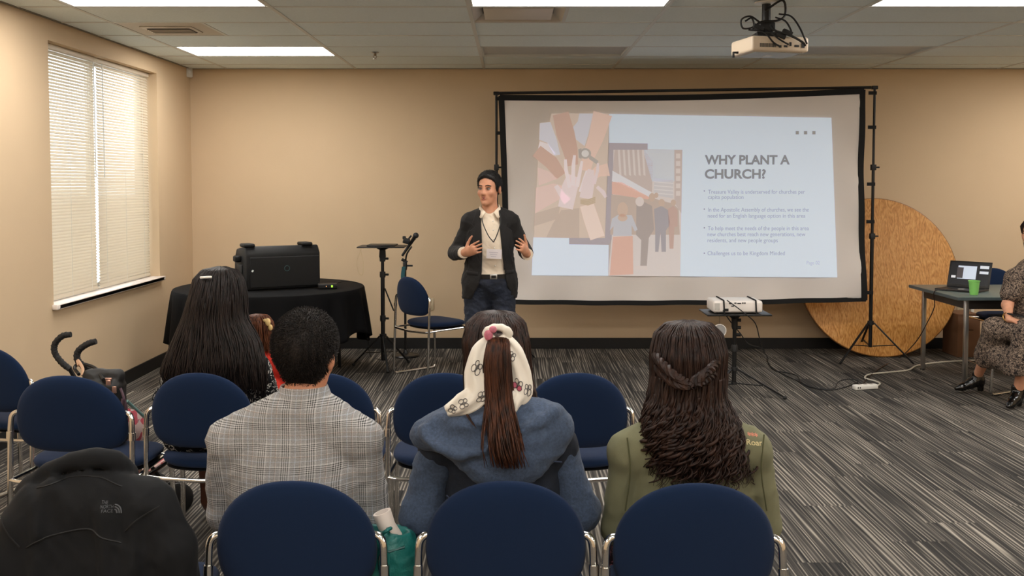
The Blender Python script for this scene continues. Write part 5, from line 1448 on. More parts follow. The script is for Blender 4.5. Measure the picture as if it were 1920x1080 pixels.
# denim seams: yoke and panel lines on the back
def back_y(x, z):      # back surface of the clothed torso
    return -0.128 + 0.55 * x * x + 0.10 * max(0, z - 0.80)
for pts in ([qw(842, 905), qw(872, 935), qw(880, 1010)], [qw(1022, 890), qw(1010, 930), qw(1006, 1010)], [qw(1050, 846), qw(1020, 842)]):
    MB().tube(smooth_path([Vector((p.x, back_y(p.x, p.z) - 0.001, p.z)) for p in pts], 5), 0.0022, 5).build('seam', mat('denim_seam', (44, 54, 76), 0.9), vest)
# hood lying on the back: soft bag with a thick rolled edge
s = Sdf(0.006)
c0 = qw(922, 815, 2.72)
s.add([ell(qw(905, 815, 2.735), (0.165, 0.075, 0.075)), ell(qw(985, 805, 2.74), (0.135, 0.07, 0.085)), ell(qw(942, 850, 2.715), (0.135, 0.060, 0.085)), ell(qw(950, 880, 2.705), (0.085, 0.05, 0.055)),
       caps(qw(800, 812, 2.78), qw(860, 780, 2.80), 0.05), caps(qw(1030, 790, 2.80), qw(975, 770, 2.82), 0.052), caps(qw(1046, 800, 2.775), qw(1000, 870, 2.71), 0.032)], 0.04)
rim = smooth_path([qw(796, 806, 2.73), qw(818, 832, 2.695), qw(862, 850, 2.668), qw(905, 842, 2.662), qw(940, 824, 2.665), qw(985, 800, 2.672), qw(1030, 776, 2.70), qw(1046, 772, 2.745)], 5)
for a_, b_ in zip(rim[:-1], rim[1:]): s.add([caps(a_, b_, 0.018)], 0.012)
for a_, b_ in zip(rim[3:-6:1], rim[4:-5:1]): s.sub([caps(a_ + Vector((0.002, -0.010, 0.042)), b_ + Vector((0.002, -0.010, 0.042)), 0.018)], 0.020)
s.noise = wrinkle(47, 0.0045, 34)
hood = s.build('hood', M_HOOD, wom)
s = Sdf(0.008); s.add([Pm['torso'][2]], 0.04, 0.008)
for i in (0, 1): s.add(Pm['legs'][i], 0.03, 0.012)
s.cut((0, 0, 1), (0, 0, 0.62)); s.cut((0, 0, -1), (0, 0, 0.06)); s.build('trousers', M_JEAN, wom)
shoes(wom, J, mat('shoe_white', (206, 202, 196), 0.5), 0.004)
# hair
M_HBR = hair_mat('hair_dark_brown', (24, 15, 12), (60, 36, 26), 0.34)
tip = qw(933, 618, 2.76)
hx, hy, hz = hd
rings = [(0.0, 1.232, hx, hy + 0.01, 0.006, 0.006, 0.006), (0.06, 1.226, hx, hy + 0.006, 0.05, 0.05, 0.05), (0.16, 1.20, hx, hy, 0.080, 0.085, 0.075), (0.32, 1.15, hx, hy - 0.003, 0.091, 0.112, 0.07),
         (0.50, 1.09, hx + 0.004, hy - 0.003, 0.092, 0.112, 0.055), (0.66, 1.04, hx + 0.006, hy, 0.094, 0.10, 0.05), (0.82, 0.985, hx + 0.012, hy - 0.005, 0.100, 0.10, 0.04), (1.0, 0.93, hx + 0.02, hy - 0.03, 0.10, 0.075, 0.03)]
add_hair(wom, 'hair', rings, M_HBR, 620, R(150), 0.0022, 51, tmin=0.55, wave=0.002, hull_t=0.72, lift=0.003)
tail = smooth_path([qw(934, 626, 2.745), qw(934, 645, 2.712), qw(932, 690, 2.70), qw(936, 740, 2.70), qw(940, 790, 2.675), qw(946, 845, 2.645), qw(962, 905, 2.635)], 4)
wid = np.interp(np.linspace(0, 1, len(tail)), [0, 0.1, 0.35, 0.6, 0.8, 1.0], [0.018, 0.026, 0.036, 0.040, 0.046, 0.032])
g = np.random.default_rng(5); mb = MB()
for i in range(420):
    a = g.uniform(0, 2 * PI); rr = math.sqrt(g.uniform(0, 1)); te = g.uniform(0.62, 1.0); ph = g.uniform(0, 6.28); pts = []
    fl = g.normal(0.1, 0.55) if g.random() < 0.4 else g.normal(0, 0.1)
    n_ = len(tail)
    for k in range(0, n_, 2):
        u = k / (n_ - 1)
        if u > te: break
        p = tail[k]; w = wid[k]
        pts.append(p + Vector((math.cos(a + 0.4 * u) * w * rr + fl * 0.11 * max(0, u - 0.55) ** 1.2 + 0.003 * math.sin(8 * u + ph), -0.010 + math.sin(a) * w * 0.5 * rr, 0)))
    if len(pts) > 3: mb.tube(pts, [0.0022] * (len(pts) - 2) + [0.0016, 0.0006], 5)
me = bpy.data.meshes.new('ponytail'); me.from_pydata(mb.v, [], mb.f); me.update(); me.polygons.foreach_set('use_smooth', np.ones(len(me.polygons), dtype=bool))
link('ponytail', me, hair_mat('hair_auburn_tail', (34, 20, 15), (92, 54, 36), 0.36), wom)
# loose side lock
MB().tube(smooth_path([qw(985, 700, 2.80), qw(1000, 740, 2.79), qw(1012, 758, 2.78)], 5), [0.012] * 6 + [0.008] * 3 + [0.003] * 2, 6).build('hair_lock', M_HBR, wom)
MB().tube(smooth_path([qw(872, 770, 2.70), qw(880, 785, 2.675), qw(893, 803, 2.655)], 5), [0.004] * 6 + [0.003] * 3 + [0.001] * 2, 5).build('hair_lock', M_HBR, wom)
# scarf
M_SCARF = mat('white_silk_scarf', (226, 218, 204), 0.5, sheen=0.2, spec=0.4)
def ribbon(name, path, widths, folds, parent, m, ph=0.0, n=6, NW=13):
    ctr = smooth_path(path, n); N = len(ctr); wd = np.interp(np.linspace(0, 1, N), np.linspace(0, 1, len(widths)), widths); grid = []
    for i, p in enumerate(ctr):
        t = (ctr[min(N - 1, i + 1)] - ctr[max(0, i - 1)]).normalized(); lat = t.cross(Vector((0, -1, 0))); lat.y = 0; lat.normalize()
        for j in range(NW):
            v = j / (NW - 1) * 2 - 1
            grid.append(p + lat * v * wd[i] + Vector((0, folds * math.sin(v * 6 + ph + i * 0.25) - 0.012 * (1 - v * v), 0)))
    f = [(i * NW + j, i * NW + j + 1, (i + 1) * NW + j + 1, (i + 1) * NW + j) for i in range(N - 1) for j in range(NW - 1)]
    o = MB().add(grid, f).build(name, m, parent, angle=80); md = o.modifiers.new('t', 'SOLIDIFY'); md.thickness = 0.002; md.offset = 0
    def at_(u, v):
        i = min(N - 1, max(0, u * (N - 1))); j = (v + 1) / 2 * (NW - 1); i0, j0 = int(min(N - 2, i)), int(min(NW - 2, j)); fi, fj = i - i0, j - j0
        G = lambda a, b: grid[a * NW + b]
        return (G(i0, j0) * (1 - fi) + G(i0 + 1, j0) * fi) * (1 - fj) + (G(i0, j0 + 1) * (1 - fi) + G(i0 + 1, j0 + 1) * fi) * fj
    return o, at_
sc1, f1 = ribbon('scarf_tail', [qw(920, 634, 2.728), qw(905, 660, 2.712), qw(895, 700, 2.70), qw(893, 738, 2.692), qw(868, 758, 2.685), qw(838, 772, 2.69)], [0.014, 0.030, 0.035, 0.034, 0.031, 0.016], 0.004, wom, M_SCARF)
sc2, f2 = ribbon('scarf_tail', [qw(946, 632, 2.728), qw(962, 660, 2.715), qw(974, 700, 2.71), qw(978, 735, 2.70), qw(966, 752, 2.69), qw(962, 772, 2.685)], [0.014, 0.026, 0.031, 0.030, 0.022, 0.008], 0.004, wom, M_SCARF, 1.0)
M_BFG = mat('butterfly_grey', (92, 88, 86), 0.6); M_BFP = mat('butterfly_pink', (190, 92, 112), 0.6)
def butterfly(fn, par, u, v, su, sv, m, rot):
    for k, (cu_, cv_, ru, rv) in enumerate(((0.4, 0.5, 0.5, 0.42), (-0.42, 0.42, 0.38, 0.34), (0.4, -0.5, 0.5, 0.42), (-0.42, -0.42, 0.38, 0.34))):
        pts = []
        for a in range(14):
            x = cu_ + ru * math.cos(2 * PI * a / 14); y = cv_ + rv * math.sin(2 * PI * a / 14)
            X = x * math.cos(rot) - y * math.sin(rot); Y = x * math.sin(rot) + y * math.cos(rot)
            p = fn(u + X * su, v + Y * sv); pts.append(p + Vector((0, -0.0028, 0)))
        if m is M_BFP and k in (0, 2): MB().add(pts, [tuple(range(14))]).build('butterfly_wing', m, par)
        MB().tube(pts, 0.0011, 4, closed=True).build('butterfly_wing', M_BFG if m is M_BFG or k in (1, 3) else mat('butterfly_rim', (90, 50, 60), 0.6), par)
    a = fn(u - 0.6 * su * math.cos(rot), v - 0.6 * sv * math.sin(rot)); b = fn(u + 0.7 * su * math.cos(rot), v + 0.7 * sv * math.sin(rot))
    MB().tube([a + Vector((0, -0.003, 0)), b + Vector((0, -0.003, 0))], 0.0015, 5).build('butterfly_body', M_BFG, par)
butterfly(f1, sc1, 0.34, 0.1, 0.065, 0.42, M_BFG, 0.5); butterfly(f1, sc1, 0.60, -0.5, 0.05, 0.34, M_BFG, 1.2); butterfly(f1, sc1, 0.78, 0.1, 0.06, 0.42, M_BFG, 0.2); butterfly(f1, sc1, 0.92, 0.1, 0.05, 0.5, M_BFG, 0.9)
butterfly(f2, sc2, 0.50, 0.3, 0.07, 0.45, M_BFP, 0.6); butterfly(f2, sc2, 0.22, 0.2, 0.045, 0.4, M_BFG, 1.0); butterfly(f2, sc2, 0.56, -0.55, 0.06, 0.35, M_BFG, 0.2)
s = Sdf(0.004)
for k in range(10):
    a = 2 * PI * k / 10; p = qw(933, 624, 2.735) + Vector((0.030 * math.cos(a), -0.012 - 0.004 * math.sin(3 * a), 0.017 * math.sin(a)))
    s.add([ell(p, (0.013, 0.012, 0.011))], 0.006)
s.build('scarf_knot', M_SCARF, wom, 1)
MB().ball(qw(916, 628, 2.712), (0.012, 0.008, 0.016), 8).ball(qw(924, 618, 2.712), (0.011, 0.008, 0.01), 8).build('scarf_knot_pink', mat('scarf_pink', (196, 110, 128), 0.6, var=0.25, vscale=90), wom)

# ------------------------------------------------------------------ woman with curly hair, olive jacket
YC = 2.80
cx_ = at(1294, 800, YC).x
cur = person('woman with long curly dark hair in an olive green jacket seen from behind', (cx_, YC, 0))
def qc(px, py, Y=YC):
    p = at(px, py, Y); return Vector((p.x - cx_, p.y - YC, p.z))
hd = qc(1290, 690, 2.84); hd.z = 1.072
J = dict(head=hd, neck=qc(1290, 790, 2.81), sh=[qc(1182, 850), qc(1406, 846)], chest=qc(1294, 915, 2.81), pelvis=(0, 0, 0.54), chest_r=(0.158, 0.106, 0.19),
         el=[qc(1162, 985, 2.84), qc(1428, 985, 2.84)], wr=[(-0.12, 0.25, 0.575), (0.12, 0.25, 0.575)], **lap_pose(0, 0, 0, 0, 0))
J['hand'] = [((-0.11, 0.262, 0.575), (0.5, 0.85, -0.1), (0, 0, -1), (1, 0, 0), 0.3, 0.92), ((0.11, 0.262, 0.575), (-0.5, 0.85, -0.1), (0, 0, -1), (-1, 0, 0), 0.3, 0.92)]
Pm = limbs(J, 1.0)
HD = head_prims(hd, R(180 - 12), R(4), 0.96)
make_body(cur, J, Pm, HD, M_SKIN2, 0.0065)
M_OLIVE = mat('olive_twill', (112, 111, 84), 0.9, var=0.14, vscale=9, bump=0.2, bscale=700)
s = Sdf(0.006); s.add(Pm['torso'], 0.025, 0.015)
for i in (0, 1):
    e, w = V3(J['el'][i]), V3(J['wr'][i]); s.add([caps(J['sh'][i], e, 0.054, 0.050), caps(e, e + (w - e) * 0.92, 0.050, 0.042)], 0.010, 0.005)
s.cut((0, 0, -1), (0, 0, 0.45)); s.noise = wrinkle(61, 0.0045, 32, 9)
jk = s.build('olive_jacket', M_OLIVE, cur)
rg = []
nk = V3(J['neck'])
for k in range(41):
    a = R(-150 + 300 * k / 40); c, s_ = math.sin(a), -math.cos(a)
    rg.append([Vector((nk[0] + c * r_, nk[1] + 0.012 + s_ * r_ * 0.85, nk[2] + dz)) for r_, dz in ((0.085, 0.015), (0.092, 0.018), (0.125, -0.028), (0.117, -0.034))])
MB().rings(rg).build('collar', M_OLIVE, jk)
for sx, (a, b, c) in ((-1, (qc(1172, 812), qc(1176, 870), qc(1168, 945))), (1, (qc(1424, 806), qc(1416, 870), qc(1428, 945)))):
    sg = Sdf  # sleeve seams
    MB().tube(smooth_path([Vector((p.x, {0: -0.052, 1: -0.072, 2: -0.058}[i], p.z)) for i, p in enumerate((a, b, c))], 5), 0.0022, 5).build('seam', mat('olive_seam', (78, 78, 50), 0.9), jk)
M_EMB = mat('embroidery_cream', (204, 190, 140), 0.8); M_EMBP = mat('embroidery_coral', (206, 128, 104), 0.8)
s = Sdf(0.008); s.add([Pm['torso'][2]], 0.04, 0.012); s.add([caps(J['hip'][0], J['kn'][0], 0.10, 0.085), caps(J['hip'][1], J['kn'][1], 0.10, 0.085), caps(J['kn'][0], J['kn'][1], 0.075), caps(J['kn'][0], (J['an'][0][0], J['an'][0][1], 0.3), 0.08, 0.1), caps(J['kn'][1], (J['an'][1][0], J['an'][1][1], 0.3), 0.08, 0.1)], 0.05)
s.cut((0, 0, 1), (0, 0, 0.6)); s.cut((0, 0, -1), (0, 0, 0.28)); s.noise = wrinkle(66, 0.006, 30)
def print_mat(name, base, spot, scale, lo, hi, third=None):
    m = mat(name, base, 0.85, spec=0.2); T = NT(m); b = T.n['Principled BSDF']; tc = T.new('ShaderNodeTexCoord')
    n = T.new('ShaderNodeTexNoise', i_Scale=scale, i_Detail=2.0, i_Distortion=0.9); T.link(tc.outputs['Object'], n.inputs['Vector'])
    f = T.ramp(n.outputs['Fac'], [(lo, 0.0), (lo + 0.015, 1.0), (hi, 1.0), (hi + 0.015, 0.0)])
    c = T.mix(f, srgb(base), srgb(spot))
    if third:
        n2 = T.new('ShaderNodeTexNoise', i_Scale=scale * 0.6, i_Detail=2.0); T.link(tc.outputs['Object'], n2.inputs['Vector'])
        c = T.mix(T.ramp(n2.outputs['Fac'], [(0.60, 0.0), (0.62, 1.0)]), c, srgb(third))
    T.link(c, b.inputs['Base Color']); return m
s.build('skirt', print_mat('burgundy_floral', (36, 16, 24), (150, 90, 100), 60, 0.56, 0.62), cur)
shoes(cur, J, mat('shoe_black', (18, 17, 17), 0.35), 0.004)
M_HCU = hair_mat('hair_curly_brown', (26, 16, 13), (58, 38, 29), 0.38)
hx, hy, hz = hd
rings = [(0.0, 1.208, hx, hy + 0.005, 0.006, 0.006, 0.006), (0.05, 1.200, hx, hy, 0.055, 0.055, 0.05), (0.13, 1.172, hx, hy - 0.003, 0.086, 0.09, 0.08), (0.24, 1.12, hx, hy - 0.005, 0.098, 0.118, 0.07),
         (0.34, 1.06, hx - 0.002, hy - 0.005, 0.096, 0.118, 0.05), (0.46, 0.995, hx - 0.008, hy - 0.02, 0.098, 0.110, 0.03), (0.58, 0.94, hx - 0.004, hy - 0.045, 0.118, 0.105, 0.02), (0.72, 0.88, hx + 0.002, hy - 0.06, 0.128, 0.105, 0.02),
         (0.86, 0.82, hx + 0.010, hy - 0.07, 0.132, 0.10, 0.02), (1.0, 0.765, hx + 0.02, hy - 0.08, 0.125, 0.09, 0.02)]
add_hair(cur, 'hair', rings, M_HCU, 800, R(112), 0.0021, 71, curl=0.015, turns=3.6, tmin=0.62, steps=46, wave=0.004, hull_t=0.9, lift=0.008, curl_from=0.38, hull_scale=0.93)
add_hair(cur, 'ringlets', rings, M_HCU, 90, R(105), 0.0052, 73, curl=0.017, turns=4.5, tmin=0.72, steps=52, wave=0.004, lift=0.012, curl_from=0.42, t0=0.34, hull=False)
for i, (p0, p1, p2) in enumerate(((qc(1232, 690, 2.75), qc(1262, 716, 2.70), qc(1290, 722, 2.685)), (qc(1346, 690, 2.76), qc(1322, 712, 2.70), qc(1296, 722, 2.685)), (qc(1228, 668, 2.76), qc(1258, 698, 2.70), qc(1286, 716, 2.688)), (qc(1350, 668, 2.77), qc(1330, 694, 2.70), qc(1300, 716, 2.688)))):
    pa = smooth_path([p0, p1, p2], 10)
    mb = MB()
    for st in range(3):
        mb.tube([p + Vector((0.006 * math.cos(0.9 * k + 2.1 * st), 0.004 * math.sin(0.9 * k + 2.1 * st) - 0.004, 0.008 * math.sin(0.9 * k + 2.1 * st))) for k, p in enumerate(pa)], 0.0075, 6)
    mb.build('twisted_lock', M_HCU, cur)
# ear with earring peeking out
MB().ball(qc(1340, 716, 2.83), (0.009, 0.012, 0.03), 8).build('ear', M_SKIN2, cur); MB().ball(qc(1343, 733, 2.82), 0.005, 6).build('earring', M_CHROME, cur)

# ------------------------------------------------------------------ woman with very long straight hair, child on her lap
YL = 4.30
lx = at(392, 800, YL).x
lon = person('woman with very long straight dark hair and a black-and-white print dress in the second row', (lx, YL, 0))
def ql(px, py, Y=YL):
    p = at(px, py, Y); return Vector((p.x - lx, p.y - YL, p.z))
hd = ql(408, 565, 4.34); hd.z = 1.112
J = dict(head=hd, neck=ql(404, 648, 4.32), sh=[ql(335, 695, 4.30), ql(476, 690, 4.32)], chest=ql(402, 745, 4.31), pelvis=(-0.02, 0.0, 0.56), chest_r=(0.155, 0.105, 0.19),
         el=[(-0.20, 0.08, 0.66), (0.22, 0.10, 0.66)], wr=[(-0.05, 0.28, 0.62), (0.16, 0.33, 0.64)], **lap_pose(-0.02, 0, 0, 0, 0))
J['an'] = [(-0.13, 0.46, 0.09), (-0.01, 0.40, 0.09)]; J['toe'] = [(-0.14, 0.63, 0.045), (0.0, 0.57, 0.045)]
J['hand'] = [((-0.04, 0.29, 0.62), (0.7, 0.7, 0.0), (0, 0, -1), (0, 1, 0), 0.3, 0.92), ((0.16, 0.34, 0.64), (-0.7, 0.6, 0.0), (0, 0, -1), (0, 1, 0), 0.3, 0.92)]
Pm = limbs(J, 1.0); HD = head_prims(hd, R(180 - 15), R(4), 0.95)
make_body(lon, J, Pm, HD, M_SKIN2, 0.007)
M_PRINT = print_mat('black_white_print', (18, 18, 20), (214, 210, 202), 46, 0.545, 0.60)
s = Sdf(0.007); s.add(Pm['torso'], 0.025, 0.013)
for i in (0, 1):
    e, w = V3(J['el'][i]), V3(J['wr'][i]); s.add([caps(J['sh'][i], e, 0.066, 0.058), caps(e, e + (w - e) * 0.9, 0.055, 0.042)], 0.02, 0.004)
s.add([caps(J['hip'][0], J['kn'][0], 0.10, 0.085), caps(J['hip'][1], J['kn'][1], 0.10, 0.085), caps(J['kn'][0], J['kn'][1], 0.075), caps(J['kn'][0], (J['an'][0][0], J['an'][0][1], 0.38), 0.085, 0.10), caps(J['kn'][1], (J['an'][1][0], J['an'][1][1], 0.38), 0.085, 0.10)], 0.05)
s.cut((0, 0, -1), (0, 0, 0.34)); s.noise = wrinkle(81, 0.006, 26); s.build('print_dress', M_PRINT, lon)
shoes(lon, J, mat('boot_brown', (74, 42, 28), 0.45, var=0.2, vscale=14), 0.006, high=0.6)
M_HLN = hair_mat('hair_black_brown', (17, 13, 12), (44, 34, 31), 0.34)
hx, hy, hz = hd
rings = []
for t, py, pl, prr, db, dy in ((0.0, 502, 404, 412, 0.008, 0.0), (0.04, 507, 378, 436, 0.055, 0.0), (0.11, 524, 362, 450, 0.098, 0), (0.22, 556, 355, 456, 0.118, -0.005), (0.34, 596, 344, 458, 0.120, -0.012), (0.50, 640, 326, 484, 0.122, -0.03), (0.66, 676, 312, 496, 0.12, -0.045), (0.80, 700, 306, 500, 0.115, -0.05), (0.92, 728, 330, 500, 0.10, -0.05), (1.0, 752, 400, 494, 0.08, -0.05)):
    a, b = ql(pl, py, 4.30), ql(prr, py, 4.30); rings.append((t, a.z, (a.x + b.x) / 2, hy + dy, (b.x - a.x) / 2, db, 0.05 if t < 0.3 else 0.02))
add_hair(lon, 'hair', rings, M_HLN, 760, R(120), 0.0028, 91, tmin=0.72, wave=0.004, hull_t=0.90, lift=0.006, steps=18)
MB().box(ql(386, 520, 4.235), (0.056, 0.008, 0.010), (0, R(-4), R(-16))).build('hair_clip', mat('clip_white', (232, 228, 220), 0.2), lon, bevel=0.003)

kx = at(487, 640, 4.52).x
kid = person('small child with brown bob and yellow hair bow on the lap of the long-haired woman', (kx, 4.52, 0))
def qk(px, py, Y=4.52):
    p = at(px, py, Y); return Vector((p.x - kx, p.y - 4.52, p.z))
kh = qk(484, 630)
J = dict(head=kh, neck=kh + Vector((0.012, 0, -0.09)), sh=[kh + Vector((-0.07, 0, -0.135)), kh + Vector((0.095, 0, -0.135))], chest=kh + Vector((0.012, 0, -0.20)), pelvis=kh + Vector((0.01, 0.02, -0.315)), chest_r=(0.085, 0.07, 0.10),
         el=[kh + Vector((-0.10, 0.05, -0.25)), kh + Vector((0.12, 0.05, -0.25))], wr=[kh + Vector((-0.04, 0.13, -0.25)), kh + Vector((0.07, 0.13, -0.25))],
         hip=[kh + Vector((-0.04, 0.03, -0.32)), kh + Vector((0.06, 0.03, -0.32))], kn=[kh + Vector((-0.05, 0.18, -0.31)), kh + Vector((0.07, 0.18, -0.31))], an=[kh + Vector((-0.05, 0.21, -0.47)), kh + Vector((0.07, 0.21, -0.47))], toe=[kh + Vector((-0.05, 0.28, -0.49)), kh + Vector((0.07, 0.28, -0.49))])
J['hand'] = [(kh + Vector((-0.035, 0.14, -0.25)), (0.3, 0.9, 0), (0, 0, -1), (1, 0, 0), 0.3, 0.55), (kh + Vector((0.065, 0.14, -0.25)), (-0.3, 0.9, 0), (0, 0, -1), (-1, 0, 0), 0.3, 0.55)]
Pm = limbs(J, 0.62)
Pm['feet'] = [[caps(J['an'][i], J['toe'][i], 0.024, 0.022)] for i in (0, 1)]
HD = head_prims(kh, R(180 - 30), 0, 0.78)
make_body(kid, J, Pm, HD, M_SKIN2, 0.006)
s = Sdf(0.006); s.add(Pm['torso'], 0.03, 0.010)
for i in (0, 1): s.add(Pm['arms'][i], 0.012, 0.008)
s.build('red_top', mat('red_jersey', (214, 48, 30), 0.8), kid)
s = Sdf(0.006)
for i in (0, 1): s.add(Pm['legs'][i], 0.012, 0.006)
s.build('leggings', mat('kid_leggings', (60, 60, 74), 0.9), kid)
x, y, z = kh
rings = [(0.0, z + 0.099, x, y, 0.005, 0.005, 0.005), (0.12, z + 0.092, x, y, 0.04, 0.04, 0.04), (0.35, z + 0.06, x, y, 0.066, 0.075, 0.055), (0.6, z + 0.01, x, y, 0.070, 0.080, 0.04), (0.8, z - 0.03, x + 0.004, y, 0.070, 0.076, 0.03), (1.0, z - 0.085, x + 0.012, y, 0.060, 0.062, 0.02)]
add_hair(kid, 'hair', rings, hair_mat('hair_child_brown', (62, 32, 20), (120, 70, 42), 0.4), 220, R(125), 0.002, 95, tmin=0.8, hull_t=0.9, lift=0.003)
MB().ball(qk(502, 604, 4.47), (0.013, 0.01, 0.018), 8).ball(qk(507, 614, 4.47), (0.010, 0.01, 0.014), 8).ball(qk(497, 601, 4.47), (0.010, 0.008, 0.008), 8).build('hair_bow', mat('bow_yellow', (222, 190, 128), 0.6), kid)

# ------------------------------------------------------------------ seated woman at the right edge
YS = 7.36
rx = at(1936, 600, YS).x
rw = person('seated woman in a mottled brown dress and black ankle boots at the right edge', (rx, YS, 0))
def qr(px, py, Y=YS):
    p = at(px, py, Y); return Vector((p.x - rx, p.y - YS, p.z))
kn0, kn1 = qr(1872, 612, 7.42), qr(1925, 618, 7.22)
J = dict(head=qr(1938, 440), neck=qr(1935, 492), sh=[qr(1902, 524, 7.30), qr(1972, 522, 7.43)], chest=qr(1938, 565), pelvis=(0.03, 0.03, 0.53), chest_r=(0.145, 0.11, 0.18),
         el=[qr(1889, 572, 7.28), qr(1990, 580, 7.36)], wr=[qr(1892, 598, 7.14), qr(1935, 600, 7.14)], hip=[(-0.04, 0.06, 0.50), (0.04, -0.05, 0.50)], kn=[qr(1868, 618, 7.26), qr(1932, 622, 7.02)],
         an=[qr(1833, 705, 7.60), qr(1908, 737, 7.14)], toe=[qr(1800, 727, 7.60), qr(1893, 760, 7.05)])
J['hand'] = [(qr(1893, 600, 7.13), (0.75, -0.5, -0.05), (0, 0, -1), (-0.3, -0.9, 0), 0.2, 0.95), (qr(1936, 602, 7.14), (-0.75, -0.5, 0), (0, 0, -1), (0.3, -0.9, 0), 0.2, 0.95)]
Pm = limbs(J, 0.95)
HD = head_prims(J['head'], R(-45), 0, 0.95)
Pm['feet'] = [[caps(J['an'][i], V3(J['an'][i]) + (V3(J['toe'][i]) - V3(J['an'][i])) * 0.55, 0.026, 0.02)] for i in (0, 1)]
make_body(rw, J, Pm, HD, M_SKIN2, 0.006)
M_DRESS = print_mat('mottled_brown_dress', (72, 62, 56), (164, 144, 126), 75, 0.50, 0.57, (40, 35, 34))
s = Sdf(0.0065); s.add(Pm['torso'], 0.045, 0.014)
for i in (0, 1):
    sh_, e = V3(J['sh'][i]), V3(J['el'][i]); s.add([caps(sh_, sh_ + (e - sh_) * 0.55, 0.066, 0.072)], 0.02, 0.002); 
s.noise = wrinkle(101, 0.004, 36)
bodice = s
k0, k1 = V3(J['kn'][0]), V3(J['kn'][1])
s.add([caps(J['hip'][0], k0, 0.10, 0.082), caps(J['hip'][1], k1, 0.10, 0.085), caps((k0 + V3(J['hip'][0])) / 2, (k1 + V3(J['hip'][1])) / 2, 0.09), caps(k0, qr(1852, 668, 7.40), 0.085, 0.095), caps(k1, qr(1908, 690, 7.08), 0.09, 0.10), caps(k0, k1, 0.07), caps(qr(1862, 665, 7.36), qr(1905, 680, 7.12), 0.10)], 0.045)
dn = qr(1872, 694, 7.25)
s.cut((0.12, 0, -1), dn)
s.build('dress', M_DRESS, rw)
M_BOOT = mat('black_patent_leather', (14, 13, 13), 0.16, spec=0.6)
for i in (0, 1):
    a = V3(J['an'][i]); t = V3(J['toe'][i]); s = Sdf(0.0045)
    d = t - a; d[2] = 0; d /= np.linalg.norm(d); zf = t[2] - 0.028
    g0 = lambda along, z, a=a, d=d, zf=zf: V3((a[0] + d[0] * along, a[1] + d[1] * along, zf + z))
    s.add([caps(g0(0, 0.135), g0(-0.005, 0.085), 0.042, 0.044), caps(g0(-0.005, 0.09), g0(0.06, 0.058), 0.044, 0.036), caps(g0(0.05, 0.055), g0(0.125, 0.032), 0.037, 0.027), caps(g0(0.12, 0.030), g0(0.158, 0.024), 0.027, 0.016, (0, 0, 1), 1.1), caps(g0(-0.022, 0.07), g0(-0.024, 0.012), 0.030, 0.022)], 0.016)
    s.cut((0, 0, 1), g0(0, 0.155)); s.cut((0, 0, -1), g0(0, 0.002))
    s.noise = wrinkle(111 + i, 0.0012, 60); bo = s.build('ankle_boot', M_BOOT, rw)
ph_ = qr(1912, 594, 7.11)
tel = thing('phone', 'black phone held on the lap of the seated woman', 'phone', (ph_.x + rx, ph_.y + YS, ph_.z + 0.01), R(30))
MB().box((0, 0, 0), (0.075, 0.15, 0.009), (0.1, 0, 0)).build('case', M_BLACK, tel, bevel=0.003)
MB().box((0, 0, 0.0055), (0.066, 0.138, 0.001), (0.1, 0, 0)).build('glass_front', mat('phone_glass', (20, 20, 24), 0.1), tel)
MB().tube([qr(1890, 595, 7.155) + Vector((0.035 * math.cos(a), 0.02 * math.sin(a), 0.03 * math.sin(a))) for a in [2 * PI * k / 16 for k in range(16)]], 0.004, 6, closed=True).build('bracelet', mat('bracelet_gold', (150, 116, 60), 0.3, metal=0.8), rw)
x, y, z = J['head']
add_hair(rw, 'hair', [(0.0, z + 0.125, x, y, 0.005, 0.005, 0.005), (0.1, z + 0.115, x, y, 0.05, 0.05, 0.05), (0.35, z + 0.06, x + 0.015, y + 0.02, 0.085, 0.09, 0.08), (0.7, z - 0.02, x + 0.03, y + 0.035, 0.075, 0.06, 0.07), (1.0, z - 0.1, x + 0.03, y + 0.04, 0.07, 0.05, 0.06)], M_HBR, 150, R(180), 0.002, 97, tmin=0.8)
face_parts(rw, HD[2], HD[3], 0.95, mat('brow_black', (30, 22, 18), 0.8), mat('lips', (168, 96, 84), 0.45))
ch_right = put_chair(0, 7.75, 'blue padded chair under the seated woman at the right edge', G3, R(118), x=rx + 0.25)
ch_right.location = (rx + 0.06, YS + 0.03, 0)
# ================================================================== jacket, bag, stroller
from mathutils.bvhtree import BVHTree
def surface(ob):
    me = ob.data; return BVHTree.FromPolygons([v.co.copy() for v in me.vertices], [tuple(p.vertices) for p in me.polygons])
def drop(bvh, p, off=0.002):
    """push a point (in the part's space) onto the cloth, looking along +y"""
    h = bvh.ray_cast(Vector((p[0], p[1] - 0.6, p[2])), Vector((0, 1, 0)))
    return Vector((p[0], (h[0].y if h[0] is not None else p[1]) - off, p[2]))
YJ = 2.56
jx = at(168, 900, YJ).x
jac = thing('soft_shell_jacket', 'black soft-shell jacket draped over a chair in the lower left corner', 'jacket', (jx, YJ, 0))
def qj(px, py, Y=YJ):
    p = at(px, py, Y); return Vector((p.x - jx, p.y - YJ, p.z))
M_SOFT = mat('black_soft_shell', (21, 22, 24), 0.8, var=0.06, vscale=8, bump=0.12, bscale=900, sheen=0.03, spec=0.2)
s = Sdf(0.006)
